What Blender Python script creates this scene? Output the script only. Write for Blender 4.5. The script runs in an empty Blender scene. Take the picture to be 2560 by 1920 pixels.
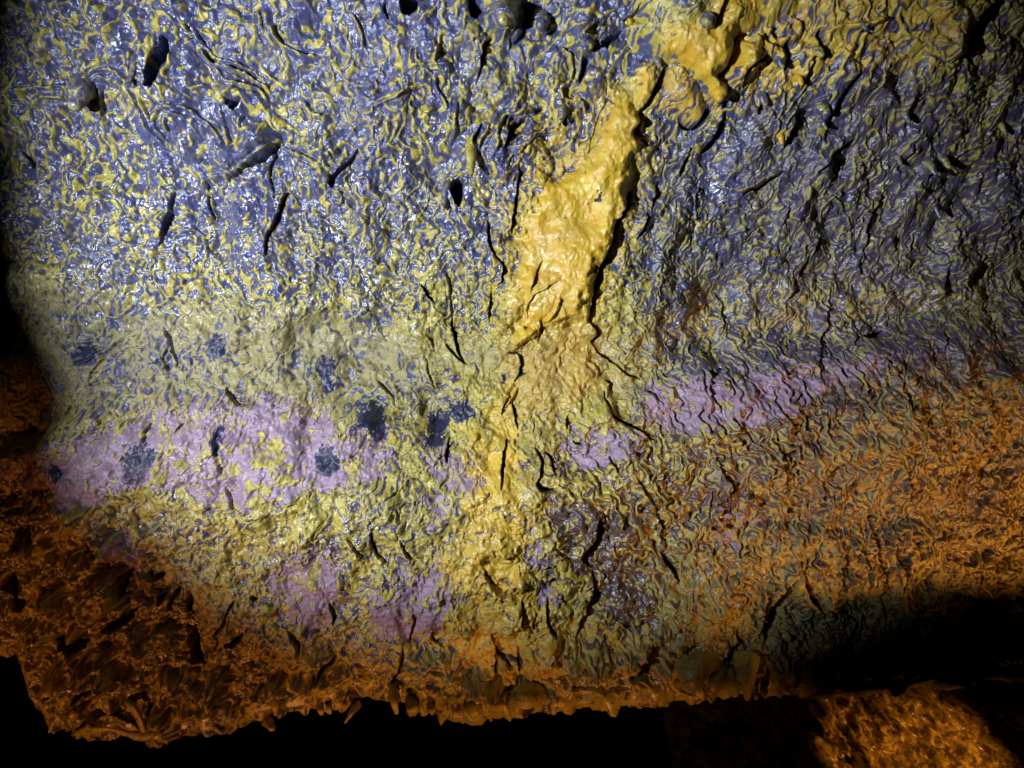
import bpy, math, random
import numpy as np
from mathutils import Vector

scene = bpy.context.scene
COL = scene.collection
random.seed(7)

# ------------------------------------------------------------------ camera, world, lamps, exposure
S = 2.65 / 2212.0            # metres of cave wall per layout unit at 2 m
CX, CY = 1106.0, 829.5

cam_d = bpy.data.cameras.new('camera')
cam = bpy.data.objects.new('camera', cam_d); COL.objects.link(cam)
cam.location = (0, 0, 0); cam.rotation_euler = (math.radians(90), 0, 0)
cam_d.sensor_width = 36.0
cam_d.lens = 36.0 * 2.0 / 2.65
cam_d.clip_start = 0.02; cam_d.clip_end = 200
cam_d.dof.use_dof = True; cam_d.dof.focus_distance = 1.98; cam_d.dof.aperture_fstop = 2.2
scene.camera = cam

world = bpy.data.worlds.new('World'); scene.world = world; world.use_nodes = True
wb = world.node_tree.nodes['Background']
wb.inputs['Color'].default_value = (0.30, 0.22, 0.16, 1); wb.inputs['Strength'].default_value = 0.0015

def spot(name, loc, target, energy, color, angle, blend, radius, flat=1.0):
    d = bpy.data.lights.new(name, 'SPOT'); o = bpy.data.objects.new(name, d); COL.objects.link(o)
    o.location = loc
    o.rotation_euler = (Vector(target) - Vector(loc)).to_track_quat('-Z', 'Y').to_euler()
    d.energy = energy; d.color = color; d.spot_size = math.radians(angle); d.spot_blend = blend
    d.shadow_soft_size = radius
    o.scale = (1.0, flat, 1.0)          # barn doors: a flatter beam
    return o

spot('white_spot_lamp', (-1.65, -0.1, 0.0), (-0.23, 2.0, 0.37), 660, (0.78, 0.87, 1.0), 52.5, 0.78, 0.012)
spot('orange_floor_lamp', (1.72, 0.45, -1.50), (1.28, 2.0, -0.45), 225, (1.0, 0.43, 0.095), 62, 0.75, 0.03, 0.40)
spot('orange_side_lamp', (-1.35, 0.25, -1.65), (-1.12, 2.0, -0.66), 68, (1.0, 0.34, 0.080), 58, 0.7, 0.02, 0.46)
spot('orange_low_lamp', (0.02, 0.55, -1.9), (0.0, 2.0, -0.93), 75, (1.0, 0.38, 0.080), 52, 0.7, 0.02, 0.36)
spot('orange_ledge_lamp', (1.60, 1.55, -1.12), (1.36, 2.75, -1.42), 62, (1.0, 0.36, 0.06), 36, 0.5, 0.03)

vs = scene.view_settings
scene.display_settings.display_device = 'sRGB'
vs.view_transform = 'Standard'; vs.look = 'None'; vs.exposure = 0.0; vs.gamma = 1.0
vs.use_curve_mapping = False
scene.render.engine = 'CYCLES'
scene.cycles.max_bounces = 4
scene.cycles.use_denoising = True
scene.cycles.sample_clamp_indirect = 4.0

# ------------------------------------------------------------------ crops of the layout: crop id -> (origin, scale)
k1, k2 = 0.33594, 0.3
CROP = {'A': (0, 0, k1), 'B': (734.5, 0, k1), 'C': (1469, 0, k1),
        'D': (0, 553, k1), 'E': (734.5, 553, k1), 'F': (1469, 553, k1),
        'G': (0, 1106, k1), 'H': (734.5, 1106, k1), 'I': (1469, 1106, k1),
        'J': (1106, 0, k2), 'K': (864, 414.8, k2), 'Z': (0, 0, 1.0)}

def smooth(x, a, b):
    t = np.clip((x - a) / (b - a), 0, 1)
    return t * t * (3 - 2 * t)

# crest line: above it the wall falls back, below it the lower band bulges out
CRX = np.array([-700, 0, 110, 230, 400, 560, 700, 850, 1000, 1150, 1300, 1400, 1500, 1650, 1800, 2000, 2212, 2900.])
CRY = np.array([1150, 985, 955, 905, 880, 868, 880, 930, 960, 950, 900, 845, 806, 790, 775, 745, 690, 520.])
def macro(a, b):
    """distance of the bare wall from the viewer's plane, metres, at wall coordinates a, b"""
    y = np.full(np.shape(a), 2.0)
    y = y - 0.21 * smooth(b, 640, -150) - 0.10 * np.exp(-((b - 60) / 230.) ** 2 - ((a - 1800) / 420.) ** 2)
    y = y + 0.16 * smooth(a, 190, -260) + 0.10 * smooth(a, 1900, 2700)
    c = b - np.interp(a, CRX, CRY)
    side = 0.30 + 0.70 * np.maximum(smooth(a, 420, 120), smooth(a, 1300, 1600))
    y = y + side * 0.075 * smooth(c, 20, -75) * smooth(c, -420, -90)
    y = y - 0.07 * smooth(c, -60, 160) + 0.05 * smooth(c, 150, 560)
    y = y + 0.03 * np.exp(-((b - 735) / 70.) ** 2 - ((a - 700) / 500.) ** 2)
    y = y + 0.10 * smooth(b, 1330, 1560) * smooth(a, 1500, 1900)
    return y

def wall_ab(px, py):
    a, b = float(px), float(py)
    for _ in range(3):
        k = float(macro(np.array(a), np.array(b))) / 2.0
        a, b = CX + (px - CX) * k, CY + (py - CY) * k
    return a, b
def P(crop, *pts):
    ox, oy, k = CROP[crop]
    return [wall_ab(ox + k * x, oy + k * y) for x, y in pts]
def SC(crop): return CROP[crop][2]

# ------------------------------------------------------------------ wall grid
PIT = 1.95
NC, NR = 1300, 860                    # dense part
out_c = 1.0 * np.cumsum(np.linspace(6, 90, 36))
a_mid = -160 + PIT * np.arange(NC)
a_ax = np.concatenate([(a_mid[0] - out_c)[::-1], a_mid, a_mid[-1] + out_c])
c_idx = np.round(a_ax / PIT).astype(int)
NCURL = 80
out_r = np.cumsum(np.linspace(6, 90, 26))

LX = np.array([-3000, -300, 0, 36, 56, 70, 120, 190, 330, 365, 480, 600, 660, 720, 790, 900, 1000, 1060, 1130, 1200, 1300, 1400, 1480, 1550, 1620, 1690, 1760, 1900, 2212, 4000.])
LY = np.array([1300, 1330, 1392, 1405, 1440, 1500, 1562, 1584, 1580, 1566, 1560, 1535, 1528, 1512, 1506, 1520, 1534, 1540, 1530, 1518, 1512, 1508, 1500, 1494, 1492, 1492, 1500, 1500, 1470, 1400.])
o_ = np.argsort(LX, kind='stable'); LX, LY = LX[o_], LY[o_]
rng = np.random.default_rng(11)

def spec_noise(shape, filt, seed):
    r = np.random.default_rng(seed)
    w = np.fft.rfft2(r.standard_normal(shape))
    ky = np.fft.fftfreq(shape[0])[:, None] / PIT; kx = np.fft.rfftfreq(shape[1])[None, :] / PIT
    f = np.fft.irfft2(w * filt(kx, ky), s=shape)
    return ((f - f.mean()) / f.std()).astype(np.float32)
SH = (1024, 1440)
def fbm(lam, beta, seed, lam_min=0.0):
    def filt(kx, ky):
        k = np.hypot(kx, ky)
        f = 1.0 / (k * k + (1.0 / lam) ** 2) ** (beta / 2)
        if lam_min: f = f * np.exp(-(k * lam_min) ** 2)
        return f
    return spec_noise(SH, filt, seed)
def band(lam, sig, seed, theta=None, ang=0.42):
    def filt(kx, ky):
        k = np.hypot(kx, ky) + 1e-9
        f = np.exp(-0.5 * ((k - 1 / lam) / (sig / lam)) ** 2)
        if theta is not None:
            d = np.arctan2(ky, kx) - (theta + math.pi / 2)
            d = (d + math.pi / 2) % math.pi - math.pi / 2
            f = f * np.exp(-0.5 * (d / ang) ** 2)
        return f
    return spec_noise(SH, filt, seed)

lip_n = fbm(90, 2.6, 5, 14)[0]
lip = np.interp(a_ax, LX, LY) + 2.5 * lip_n[c_idx % SH[1]]
k_lip = macro(a_ax, lip) / 2.0
lip = CY + (lip - CY) * k_lip

top0 = -140.0
rr = (np.arange(NR) / (NR - 1.0))
b_dense = top0 + rr[:, None] * (lip[None, :] - top0)
b_top = (top0 - out_r)[::-1][:, None] + 0 * a_ax[None, :]
B = np.concatenate([b_top, b_dense, np.repeat(lip[None, :], NCURL, 0)], 0)
A = np.repeat(a_ax[None, :], B.shape[0], 0)
NT = len(out_r); R_ALL, C_ALL = B.shape
r_idx = np.concatenate([np.round((top0 - out_r)[::-1] / PIT).astype(int) , np.round(top0 / PIT).astype(int) + np.arange(NR + NCURL)])
curl = np.zeros_like(B); curl[NT + NR:, :] = (np.arange(1, NCURL + 1) / NCURL)[:, None]
CI = np.repeat((c_idx % SH[1])[None, :], R_ALL, 0).astype(np.float32)
RI = ((B + curl * NCURL * PIT) / PIT).astype(np.float32) % SH[0]

def samp(F, dr=0.0, dc=0.0):
    r = RI + dr; c = CI + dc
    r0 = np.floor(r).astype(np.int32); c0 = np.floor(c).astype(np.int32)
    fr = (r - r0).astype(np.float32); fc = (c - c0).astype(np.float32)
    r0 %= SH[0]; c0 %= SH[1]; r1 = (r0 + 1) % SH[0]; c1 = (c0 + 1) % SH[1]
    return (F[r0, c0] * (1 - fr) + F[r1, c0] * fr) * (1 - fc) + (F[r0, c1] * (1 - fr) + F[r1, c1] * fr) * fc
def fix(F): return F[RI.astype(np.int32), CI.astype(np.int32)]

# ------------------------------------------------------------------ smooth maps from control points
def cmap(pts, rad, vals=1):
    """normalised gaussian blend of control values, coarse grid then bilinear"""
    gx = np.arange(-200, 2500, 30.); gy = np.arange(-200, 1720, 30.)
    X, Y = np.meshgrid(gx, gy); W = np.zeros_like(X) + 1e-9; V = [np.zeros_like(X) for _ in range(vals)]
    for p in pts:
        a, b = wall_ab(p[0], p[1])
        w = np.exp(-((X - a) ** 2 + (Y - b) ** 2) / (2 * rad * rad)) + 1e-7 / (1 + ((X - a) ** 2 + (Y - b) ** 2) / 1e4)
        W += w
        for i in range(vals): V[i] += w * p[2 + i]
    out = []
    x = np.clip((A + 200) / 30., 0, len(gx) - 1.001); y = np.clip((B + 200) / 30., 0, len(gy) - 1.001)
    x0 = x.astype(int); y0 = y.astype(int); fx = x - x0; fy = y - y0
    for i in range(vals):
        v = V[i] / W
        out.append(((v[y0, x0] * (1 - fx) + v[y0, x0 + 1] * fx) * (1 - fy) + (v[y0 + 1, x0] * (1 - fx) + v[y0 + 1, x0 + 1] * fx) * fy).astype(np.float32))
    return out if vals > 1 else out[0]

COVER = [(100, 100, .45), (350, 150, .30), (200, 350, .40), (500, 430, .20), (400, 250, .28), (300, 550, .42), (600, 100, .40), (800, 150, .36),
 (860, 40, .20), (700, 270, .42), (900, 230, .42), (990, 120, .35), (1150, 200, .58), (1180, 80, .42), (1080, 380, .42), (700, 450, .40), (850, 500, .45), (600, 600, .46), (1000, 600, .55),
 (300, 700, .66), (600, 760, .74), (150, 750, .74), (900, 760, .80), (1000, 840, .78), (1150, 800, .88), (250, 850, .70), (450, 830, .72), (750, 660, .52), (450, 640, .50),
 (1200, 950, .74), (1150, 1050, .86), (1060, 1150, .86), (800, 1050, .62), (800, 1140, .72), (600, 1140, .74), (450, 1110, .80), (400, 1200, .74),
 (600, 1250, .62), (900, 1250, .60), (1100, 1250, .85), (1100, 1350, .85), (1200, 1350, .82), (1330, 1260, .40), (1280, 1100, .30), (1450, 1120, .46),
 (1450, 1000, .55), (1600, 950, .48), (1700, 1100, .50), (1900, 1000, .46), (2100, 1000, .48), (2000, 1200, .52), (1600, 1200, .56), (1600, 1330, .78),
 (1500, 1400, .70), (1300, 1430, .72), (900, 1430, .62), (600, 1400, .62), (300, 1300, .42), (100, 1200, .38), (150, 1400, .36), (300, 1480, .40), (1500, 700, .44), (1700, 700, .40),
 (1450, 500, .45), (1700, 500, .38), (1600, 350, .34), (1640, 290, .16), (1750, 300, .18), (1850, 230, .14), (1700, 150, .60), (1800, 80, .70), (1950, 60, .66),
 (2050, 100, .58), (1980, 250, .30), (1920, 330, .20), (2150, 200, .30), (2100, 350, .34), (2000, 500, .40), (2150, 600, .55), (1900, 650, .46), (2100, 700, .44), (1300, 770, .85)]
cover = cmap(COVER, 75); cover = cover * (1 - 0.22 * smooth(B, 660, 560) * (1 - smooth(A, 1400, 1560) * smooth(B, 300, 150)))
THETA = [(100, 300, 135, .3), (500, 150, 60, .35), (700, 150, 100, .4), (900, 200, 120, .5), (1100, 250, 130, .65), (1250, 100, 115, .75), (300, 600, 100, .3),
 (700, 600, 95, .65), (500, 700, 90, .65), (900, 650, 95, .65), (600, 800, 95, .65), (1000, 800, 60, .5), (300, 850, 95, .65), (800, 1000, 80, .3),
 (500, 1200, 150, .35), (900, 1250, 110, .35), (1100, 1200, 90, .2), (1350, 900, 45, .5), (1450, 800, 50, .6), (1500, 950, 60, .9), (1400, 1100, 50, .8),
 (1600, 1050, 60, .95), (1800, 950, 70, .85), (1950, 1000, 90, .7), (2100, 900, 65, .75), (2100, 1150, 70, .5), (1700, 1200, 70, .9), (1900, 1200, 85, .7),
 (1450, 600, 80, .4), (1600, 500, 110, .5), (1700, 350, 135, .8), (1850, 250, 60, .8), (2000, 200, 140, .7), (2150, 250, 150, .7), (2100, 400, 150, .8),
 (1900, 500, 120, .7), (2000, 650, 100, .8), (2150, 600, 110, .7), (1750, 650, 95, .7), (1550, 650, 100, .5)]
c2, s2, an = cmap([(x, y, math.cos(2 * math.radians(t)) * q, math.sin(2 * math.radians(t)) * q, q) for x, y, t, q in THETA], 95, 3)
swirl = samp(fbm(150, 3.0, 21, 20))
theta = 0.5 * np.arctan2(s2, c2) + 0.45 * swirl
an = np.clip(.22 + .85 * an, 0, 1)
fine = cmap([(100, 200, .05), (600, 200, .05), (1000, 200, .1), (1200, 200, .15), (300, 600, .2), (700, 650, .35), (1000, 650, .4), (300, 850, .35), (700, 850, .45), (1000, 850, .5),
             (1500, 600, .75), (1800, 500, .8), (1800, 250, .8), (2100, 300, .85), (1550, 350, .6), (2100, 700, .85), (1600, 1000, .8), (2000, 1000, .9), (1700, 80, .2), (2000, 80, .25), (600, 1200, .3), (1100, 1200, .5), (1350, 1250, .3), (100, 1200, .3), (1500, 1350, .5), (2000, 1250, .8)], 130)

wr, wc = samp(fbm(46, 2.6, 31, 10)), samp(fbm(46, 2.6, 32, 10))
WA = 4.2
def oriented(lam, seed):
    iso = samp(band(lam * 1.05, .30, seed + 1), WA * wr, WA * wc)
    acc = np.zeros_like(iso); w2 = np.zeros_like(iso) + 1e-6
    for i in range(8):
        ti = i * math.pi / 8
        d = (theta - ti + math.pi / 2) % math.pi - math.pi / 2
        w = np.exp(-0.5 * (d / 0.24) ** 2)
        if w.max() < 1e-3: continue
        acc += w * samp(band(lam, .30, seed, ti, .36), WA * wr, WA * wc); w2 += w
    acc /= w2 ** 0.92
    acc /= acc.std()
    f = np.sqrt(an) * acc + np.sqrt(1 - an) * iso
    return f
f_co = oriented(24.5, 101); f_fi = oriented(13.0, 202)
yf = np.sqrt(1 - fine) * f_co + np.sqrt(fine) * f_fi
yf += 0.13 * samp(fbm(14, 1.8, 41, 3)) + 0.26 * samp(fbm(120, 2.5, 42))
yf = (yf / yf.std()).astype(np.float32)
qs = np.sort(yf[NT:NT + NR:7, ::5].ravel())
def quant(c): return np.interp(1 - c, np.linspace(0, 1, len(qs)), qs).astype(np.float32)

# ------------------------------------------------------------------ relief and coating masks
H = np.zeros_like(A, dtype=np.float32)       # outwards, metres
G = np.zeros_like(H)                         # drop (pits)
ybias = np.zeros_like(H)
ochre = np.zeros_like(H); lilac = np.zeros_like(H); dark = np.zeros_like(H); dull = np.zeros_like(H); calm = np.zeros_like(H)
edge_n = samp(fbm(45, 2.0, 51, 3)); edge_f = samp(fbm(16, 1.6, 52, 2))
edge_s = samp(fbm(60, 2.4, 53, 9)); edge_s2 = samp(fbm(60, 2.4, 54, 9))

def box(pts, m):
    xs = [p[0] for p in pts]; ys = [p[1] for p in pts]
    c0 = np.searchsorted(a_ax, min(xs) - m); c1 = np.searchsorted(a_ax, max(xs) + m)
    rws = np.where((B[:, c0:max(c1, c0 + 1)].min(1) < max(ys) + m) & (B[:, c0:max(c1, c0 + 1)].max(1) > min(ys) - m) & (curl[:, 0] == 0))[0]
    if c1 <= c0 or len(rws) == 0: return None
    return slice(rws[0], rws[-1] + 1), slice(c0, c1)

def dense_curve(pts, n=None):
    p = np.array(pts, float)
    if len(p) < 3: return p
    q = np.vstack([2 * p[0] - p[1], p, 2 * p[-1] - p[-2]]); out = []
    for i in range(1, len(q) - 2):
        for t in np.linspace(0, 1, 6, endpoint=False):
            out.append(0.5 * ((2 * q[i]) + (-q[i - 1] + q[i + 1]) * t + (2 * q[i - 1] - 5 * q[i] + 4 * q[i + 1] - q[i + 2]) * t * t + (-q[i - 1] + 3 * q[i] - 3 * q[i + 1] + q[i + 2]) * t ** 3))
    out.append(p[-1]); return np.array(out)

def line_d(sl, pts, wob=0.0):
    p = dense_curve(pts)
    a = A[sl] + wob * (edge_s[sl] + .3 * edge_n[sl]); b = B[sl] + wob * edge_s2[sl]
    best = np.full(a.shape, 1e9); tt = np.zeros_like(best); dx = np.zeros_like(best)
    L = np.concatenate([[0], np.cumsum(np.hypot(*np.diff(p, axis=0).T))]); T = L[-1] + 1e-9
    for i in range(len(p) - 1):
        vx, vy = p[i + 1] - p[i]; l2 = vx * vx + vy * vy + 1e-9
        t = np.clip(((a - p[i, 0]) * vx + (b - p[i, 1]) * vy) / l2, 0, 1)
        ex = a - p[i, 0] - t * vx; ey = b - p[i, 1] - t * vy
        d = ex * ex + ey * ey; m = d < best
        best = np.where(m, d, best); tt = np.where(m, (L[i] + t * math.sqrt(l2)) / T, tt); dx = np.where(m, ex - 0.25 * ey * 0, dx)
    return np.sqrt(best), tt, dx

def poly_sd(sl, pts, wob=0.0, rough=False):
    e1, e2 = (edge_n, edge_f) if rough else (edge_s, edge_s2)
    a = A[sl] + wob * e1[sl]; b = B[sl] + wob * e2[sl]
    p = np.array(pts, float); n = len(p)
    ins = np.zeros(a.shape, bool); best = np.full(a.shape, 1e9)
    for i in range(n):
        x0, y0 = p[i]; x1, y1 = p[(i + 1) % n]
        c = (y0 > b) != (y1 > b)
        with np.errstate(divide='ignore', invalid='ignore'):
            xi = x0 + (b - y0) * (x1 - x0) / (y1 - y0 + 1e-12)
        ins ^= c & (a < xi)
        vx, vy = x1 - x0, y1 - y0
        t = np.clip(((a - x0) * vx + (b - y0) * vy) / (vx * vx + vy * vy + 1e-9), 0, 1)
        best = np.minimum(best, (a - x0 - t * vx) ** 2 + (b - y0 - t * vy) ** 2)
    d = np.sqrt(best)
    return np.where(ins, d, -d)          # positive inside

def pit(pts, depth=0.16, wob=1.2):
    sl = box(pts, 12)
    if sl is None: return
    s = poly_sd(sl, pts, wob)
    G[sl] = np.maximum(G[sl], depth * smooth(s, -1.5, 2.0))
    ybias[sl] -= 1.5 * smooth(s, -5, 0)

def slit(pts, w, depth=0.13, lift=0.014, lw=34, wob=2.0):
    """a flap edge: the surface left of the line stands proud, cracks and cast shadows are carved as black gaps on its right"""
    sl = box(pts, 3 * lw)
    if sl is None: return
    d, t, dx = line_d(sl, pts, wob)
    prof = np.sin(np.pi * np.clip(t, 0.03, 0.97)) ** 0.6
    hw = 0.5 * w * prof + 0.3
    G[sl] = np.maximum(G[sl], depth * smooth(d, hw + 1.3, hw - 1.3) * smooth(prof, 0.1, 0.4))
    m = np.exp(-(np.maximum(d - hw, 0) / lw) ** 2) * prof
    H[sl] += (lift * np.where(dx < 0, m, 0) * smooth(-dx, -2, 3)).astype(np.float32)
    H[sl] -= (0.35 * lift * np.where(dx > 0, m, 0)).astype(np.float32)

def rope(pts, w, h=0.011, y=0.9, wob=1.5):
    sl = box(pts, 3 * w + 8)
    if sl is None: return
    d, t, dx = line_d(sl, pts, wob)
    tp = smooth(np.minimum(t, 1 - t), 0, 0.12)
    H[sl] += (h * tp * np.sqrt(np.maximum(0, 1 - (d / (w * (0.5 + 0.5 * tp) + .1)) ** 2)) * smooth(d, w, w * .6)).astype(np.float32)
    H[sl] -= (0.3 * h * tp * np.exp(-((d - 1.6 * w) / (0.6 * w)) ** 2)).astype(np.float32)
    ybias[sl] += (tp * (y * np.exp(-(d / (0.6 * w)) ** 2) - 0.9 * np.exp(-((d - 1.5 * w) / (0.5 * w)) ** 2))).astype(np.float32)

def dome(pts, h, soft=22, wob=3.0, bias=0.0, oc=0.0, lab=None):
    sl = box(pts, 60)
    s = poly_sd(sl, pts, wob)
    H[sl] += (h * np.sqrt(smooth(s, -2, soft))).astype(np.float32)
    ybias[sl] += bias * smooth(s, -4, 8).astype(np.float32)
    if oc: ochre[sl] = np.maximum(ochre[sl], oc * smooth(s, -6, 14))
    if lab is not None: LAB[sl] = np.where(s > 0, lab, LAB[sl])

def patch(F, pts, v=1.0, soft=14, wob=12.0, bias=0.0, fn=0.0, lab=None):
    sl = box(pts, 70)
    if sl is None: return
    s = poly_sd(sl, pts, wob, True) + fn * edge_f[sl]
    m = smooth(s, -soft, soft)
    F[sl] = np.maximum(F[sl], v * m)
    if lab is not None: LAB[sl] = np.where((s > 0) & ((LAB[sl] == 0) | (LAB[sl] >= 40)), lab, LAB[sl])
    if bias: ybias[sl] += (bias * m).astype(np.float32)

def ring(cx, cy, rx, ry, n=14, rot=0.0):
    return [(cx + rx * math.cos(t) * math.cos(rot) - ry * math.sin(t) * math.sin(rot), cy + rx * math.cos(t) * math.sin(rot) + ry * math.sin(t) * math.cos(rot)) for t in np.linspace(0, 2 * math.pi, n, endpoint=False)]

LAB = np.zeros(A.shape, np.int16)      # 0 wall, 1 ochre column, 2.. ochre lobes

# --- ochre flowstone column (right edge is a cliff)
COLUMN = P('Z', (1312, 196), (1342, 190), (1380, 205), (1388, 245), (1392, 300), (1378, 375), (1356, 430), (1330, 500), (1310, 560), (1294, 610), (1280, 655), (1272, 694),
           (1240, 706), (1190, 722), (1150, 748), (1118, 752), (1092, 738), (1112, 680), (1118, 620), (1112, 570), (1118, 500), (1140, 430), (1180, 384), (1240, 350), (1278, 310), (1296, 245))
sl = box(COLUMN, 120)
s = poly_sd(sl, COLUMN, 5.0)
ev = np.array([wall_ab(x, y) for x, y in ((1386, 190), (1392, 300), (1356, 430), (1310, 560), (1272, 700))]); edge = np.interp(B[sl], ev[:, 1], ev[:, 0])
lefte = np.interp(B[sl], [190, 300, 384, 430, 560, 750], [1310, 1280, 1180, 1140, 1112, 1095])
u = np.clip((A[sl] - lefte) / (edge - lefte + 1e-6), 0, 1)
H[sl] += (0.052 * smooth(s, -3, 40) * (0.35 + 0.65 * u ** 0.8) + 0.014 * smooth(s, -60, 0)).astype(np.float32)
ochre[sl] = np.maximum(ochre[sl], smooth(s, -26, 30)); ybias[sl] += (1.3 * smooth(s, -40, 10) + 1.6 * smooth(s, 0, 40)).astype(np.float32)
calm[sl] = np.maximum(calm[sl], 0.92 * smooth(s, 0, 40))
LAB[sl] = np.where(s > 0, 1, LAB[sl])

# --- ochre lobes at the top
LOBE1 = P('J', (900, -300), (880, 0), (860, 120), (800, 205), (870, 290), (970, 385), (1040, 440), (1090, 460), (1160, 455), (1230, 480), (1310, 555), (1345, 600), (1385, 650), (1410, 730), (1440, 785), (1490, 745),
          (1520, 680), (1500, 600), (1475, 565), (1560, 450), (1590, 290), (1680, 215), (1760, 160), (1900, 110), (2150, -60), (2300, -300))
LOBE2 = P('J', (1110, 466), (1230, 488), (1305, 566), (1375, 690), (1400, 760), (1350, 868), (1275, 900), (1210, 858), (1090, 790), (1030, 770), (955, 790), (1050, 650))
LOBE3 = P('J', (905, 400), (1040, 445), (1088, 470), (1045, 620), (935, 785), (905, 740), (880, 600), (880, 500))
LOBE4 = P('J', (1620, 300), (1700, 220), (1800, 200), (1880, 260), (1990, 280), (2000, 420), (1920, 520), (1880, 440), (1820, 400), (1720, 560), (1640, 700), (1530, 690), (1500, 560), (1580, 440))
dome(LOBE3, 0.020, 30, 2.5, 1.5, 0.95, 3)
dome(LOBE2, 0.030, 34, 2.5, 1.3, 0.9, 4)
dome(LOBE1, 0.050, 34, 3.0, 0.9, 0.0, 2)
dome(LOBE4, 0.022, 26, 4.0, 0.7, 0.0, None)
patch(ochre, P('J', (1450, -100), (1750, -80), (1700, 160), (1590, 290), (1560, 450), (1480, 570), (1490, 740), (1430, 770), (1380, 640), (1310, 550), (1230, 470), (1130, 440), (1080, 250), (1250, 210), (1430, 120)), 1.0, 14, 10, 1.6)
patch(ochre, P('J', (1050, 200), (1250, 180), (1240, 460), (1090, 455)), .6, 20, 10, .5)
patch(calm, LOBE1, 0.6, 10, 4); patch(calm, LOBE2, 0.8, 10, 4); patch(calm, LOBE3, 0.9, 10, 4)

# --- other standing forms
dome(P('B', *ring(1060, 110, 125, 170)), 0.046, 40, 2, -0.3)
dome(P('B', *ring(1290, 140, 95, 90)), 0.034, 30, 2, 0.1)
dome(P('B', (470, 430), (720, 430), (860, 610), (830, 800), (700, 960), (640, 900), (660, 700), (560, 560)), 0.010, 24, 5)
dome(P('B', (1080, 720), (1280, 690), (1370, 560), (1420, 500), (1560, 360), (1680, 260), (1640, 40), (1450, 30), (1420, 220), (1200, 240), (960, 250), (900, 420), (960, 600)), 0.016, 40, 5)
dome(P('A', (1180, 1010), (1450, 960), (1660, 760), (1790, 890), (1620, 1060), (1440, 1150), (1290, 1170)), 0.028, 32, 4)
dome(P('A', (520, 600), (640, 470), (760, 450), (880, 590), (960, 740), (900, 700), (760, 560), (640, 560)), 0.012, 20, 3)
dome(P('A', (1800, 930), (2100, 1110), (2180, 1000), (2212, 800), (2080, 860)), 0.024, 34, 4)
dome(P('A', (1350, 560), (1500, 530), (1700, 620), (1690, 700), (1500, 640), (1440, 720)), 0.020, 24, 3)
dome(P('C', (1150, 440), (1270, 420), (1370, 560), (1390, 700), (1300, 640), (1180, 650), (1000, 780), (1060, 620)), 0.026, 40, 4, -0.5)
dome(P('C', (1600, -60), (2000, -60), (2010, 60), (1880, 190), (1830, 330), (1760, 400), (1690, 380), (1640, 250), (1580, 120)), 0.040, 40, 5, .3)
dome(P('C', (620, 870), (700, 740), (960, 620), (960, 660), (760, 720), (700, 860), (660, 930)), 0.016, 18, 3)
dome(P('C', (920, 150), (1150, 160), (1310, 90), (1250, 200), (1000, 210), (930, 260)), 0.020, 20, 3, .5)
dome(P('C', (0, 860), (130, 850), (210, 900), (130, 980), (20, 1000)), 0.020, 24, 3)
dome(P('C', (830, 1280), (960, 1260), (1080, 1400), (1110, 1540), (960, 1480)), 0.010, 30, 5)
dome(P('K', (640, 920), (1000, 940), (1060, 1000), (900, 1140), (780, 1160), (720, 1100), (740, 1000)), 0.022, 34, 6, 1.5)
dome(P('K', (1030, 960), (1340, 920), (1400, 1000), (1380, 1120), (1480, 1300), (1560, 1560), (1700, 1760), (1300, 1700), (900, 1480), (860, 1240)), 0.020, 60, 8, .5)
dome(P('F', (0, 760), (200, 840), (330, 1000), (480, 1160), (590, 1180), (640, 1000), (600, 840), (380, 760)), 0.012, 40, 8)
dome(P('H', (900, 440), (1010, 760), (1150, 860), (1440, 800), (1520, 500), (1300, 420)), 0.016, 60, 8)
dome(P('H', (1160, 860), (1400, 790), (1440, 850), (1330, 1000), (1200, 1090), (1180, 980)), 0.034, 40, 4)
dome(P('H', (1530, 880), (1700, 800), (1900, 900), (1980, 860), (1830, 1060), (1500, 1180), (1480, 1020)), 0.026, 40, 6)
dome(P('G', (820, 760), (1000, 700), (1240, 760), (1230, 900), (1280, 960), (1060, 990), (900, 940)), 0.040, 46, 6)
dome(P('G', (480, 420), (620, 380), (780, 380), (800, 560), (700, 660), (500, 700), (450, 560)), 0.040, 46, 6)
dome(P('G', (560, 120), (760, 160), (880, 260), (900, 560), (830, 560), (780, 360), (600, 320)), 0.034, 40, 6)
dome(P('G', (80, 140), (240, 160), (440, 200), (430, 400), (200, 340), (100, 330)), 0.030, 40, 8)
dome(P('G', (180, 560), (420, 440), (440, 620), (600, 700), (560, 800), (340, 840), (220, 740)), 0.036, 40, 8)
dome(P('G', (400, 900), (640, 860), (880, 960), (860, 1080), (640, 1060), (460, 1180), (380, 1140)), 0.040, 40, 8)
dome(P('G', (960, 1010), (1300, 1000), (1560, 1120), (1420, 1280), (1160, 1330), (960, 1340), (940, 1160)), 0.030, 40, 8)
dome(P('G', (1580, 1140), (1800, 1080), (2000, 1090), (1990, 1180), (1800, 1240), (1600, 1250)), 0.034, 30, 6)

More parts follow.
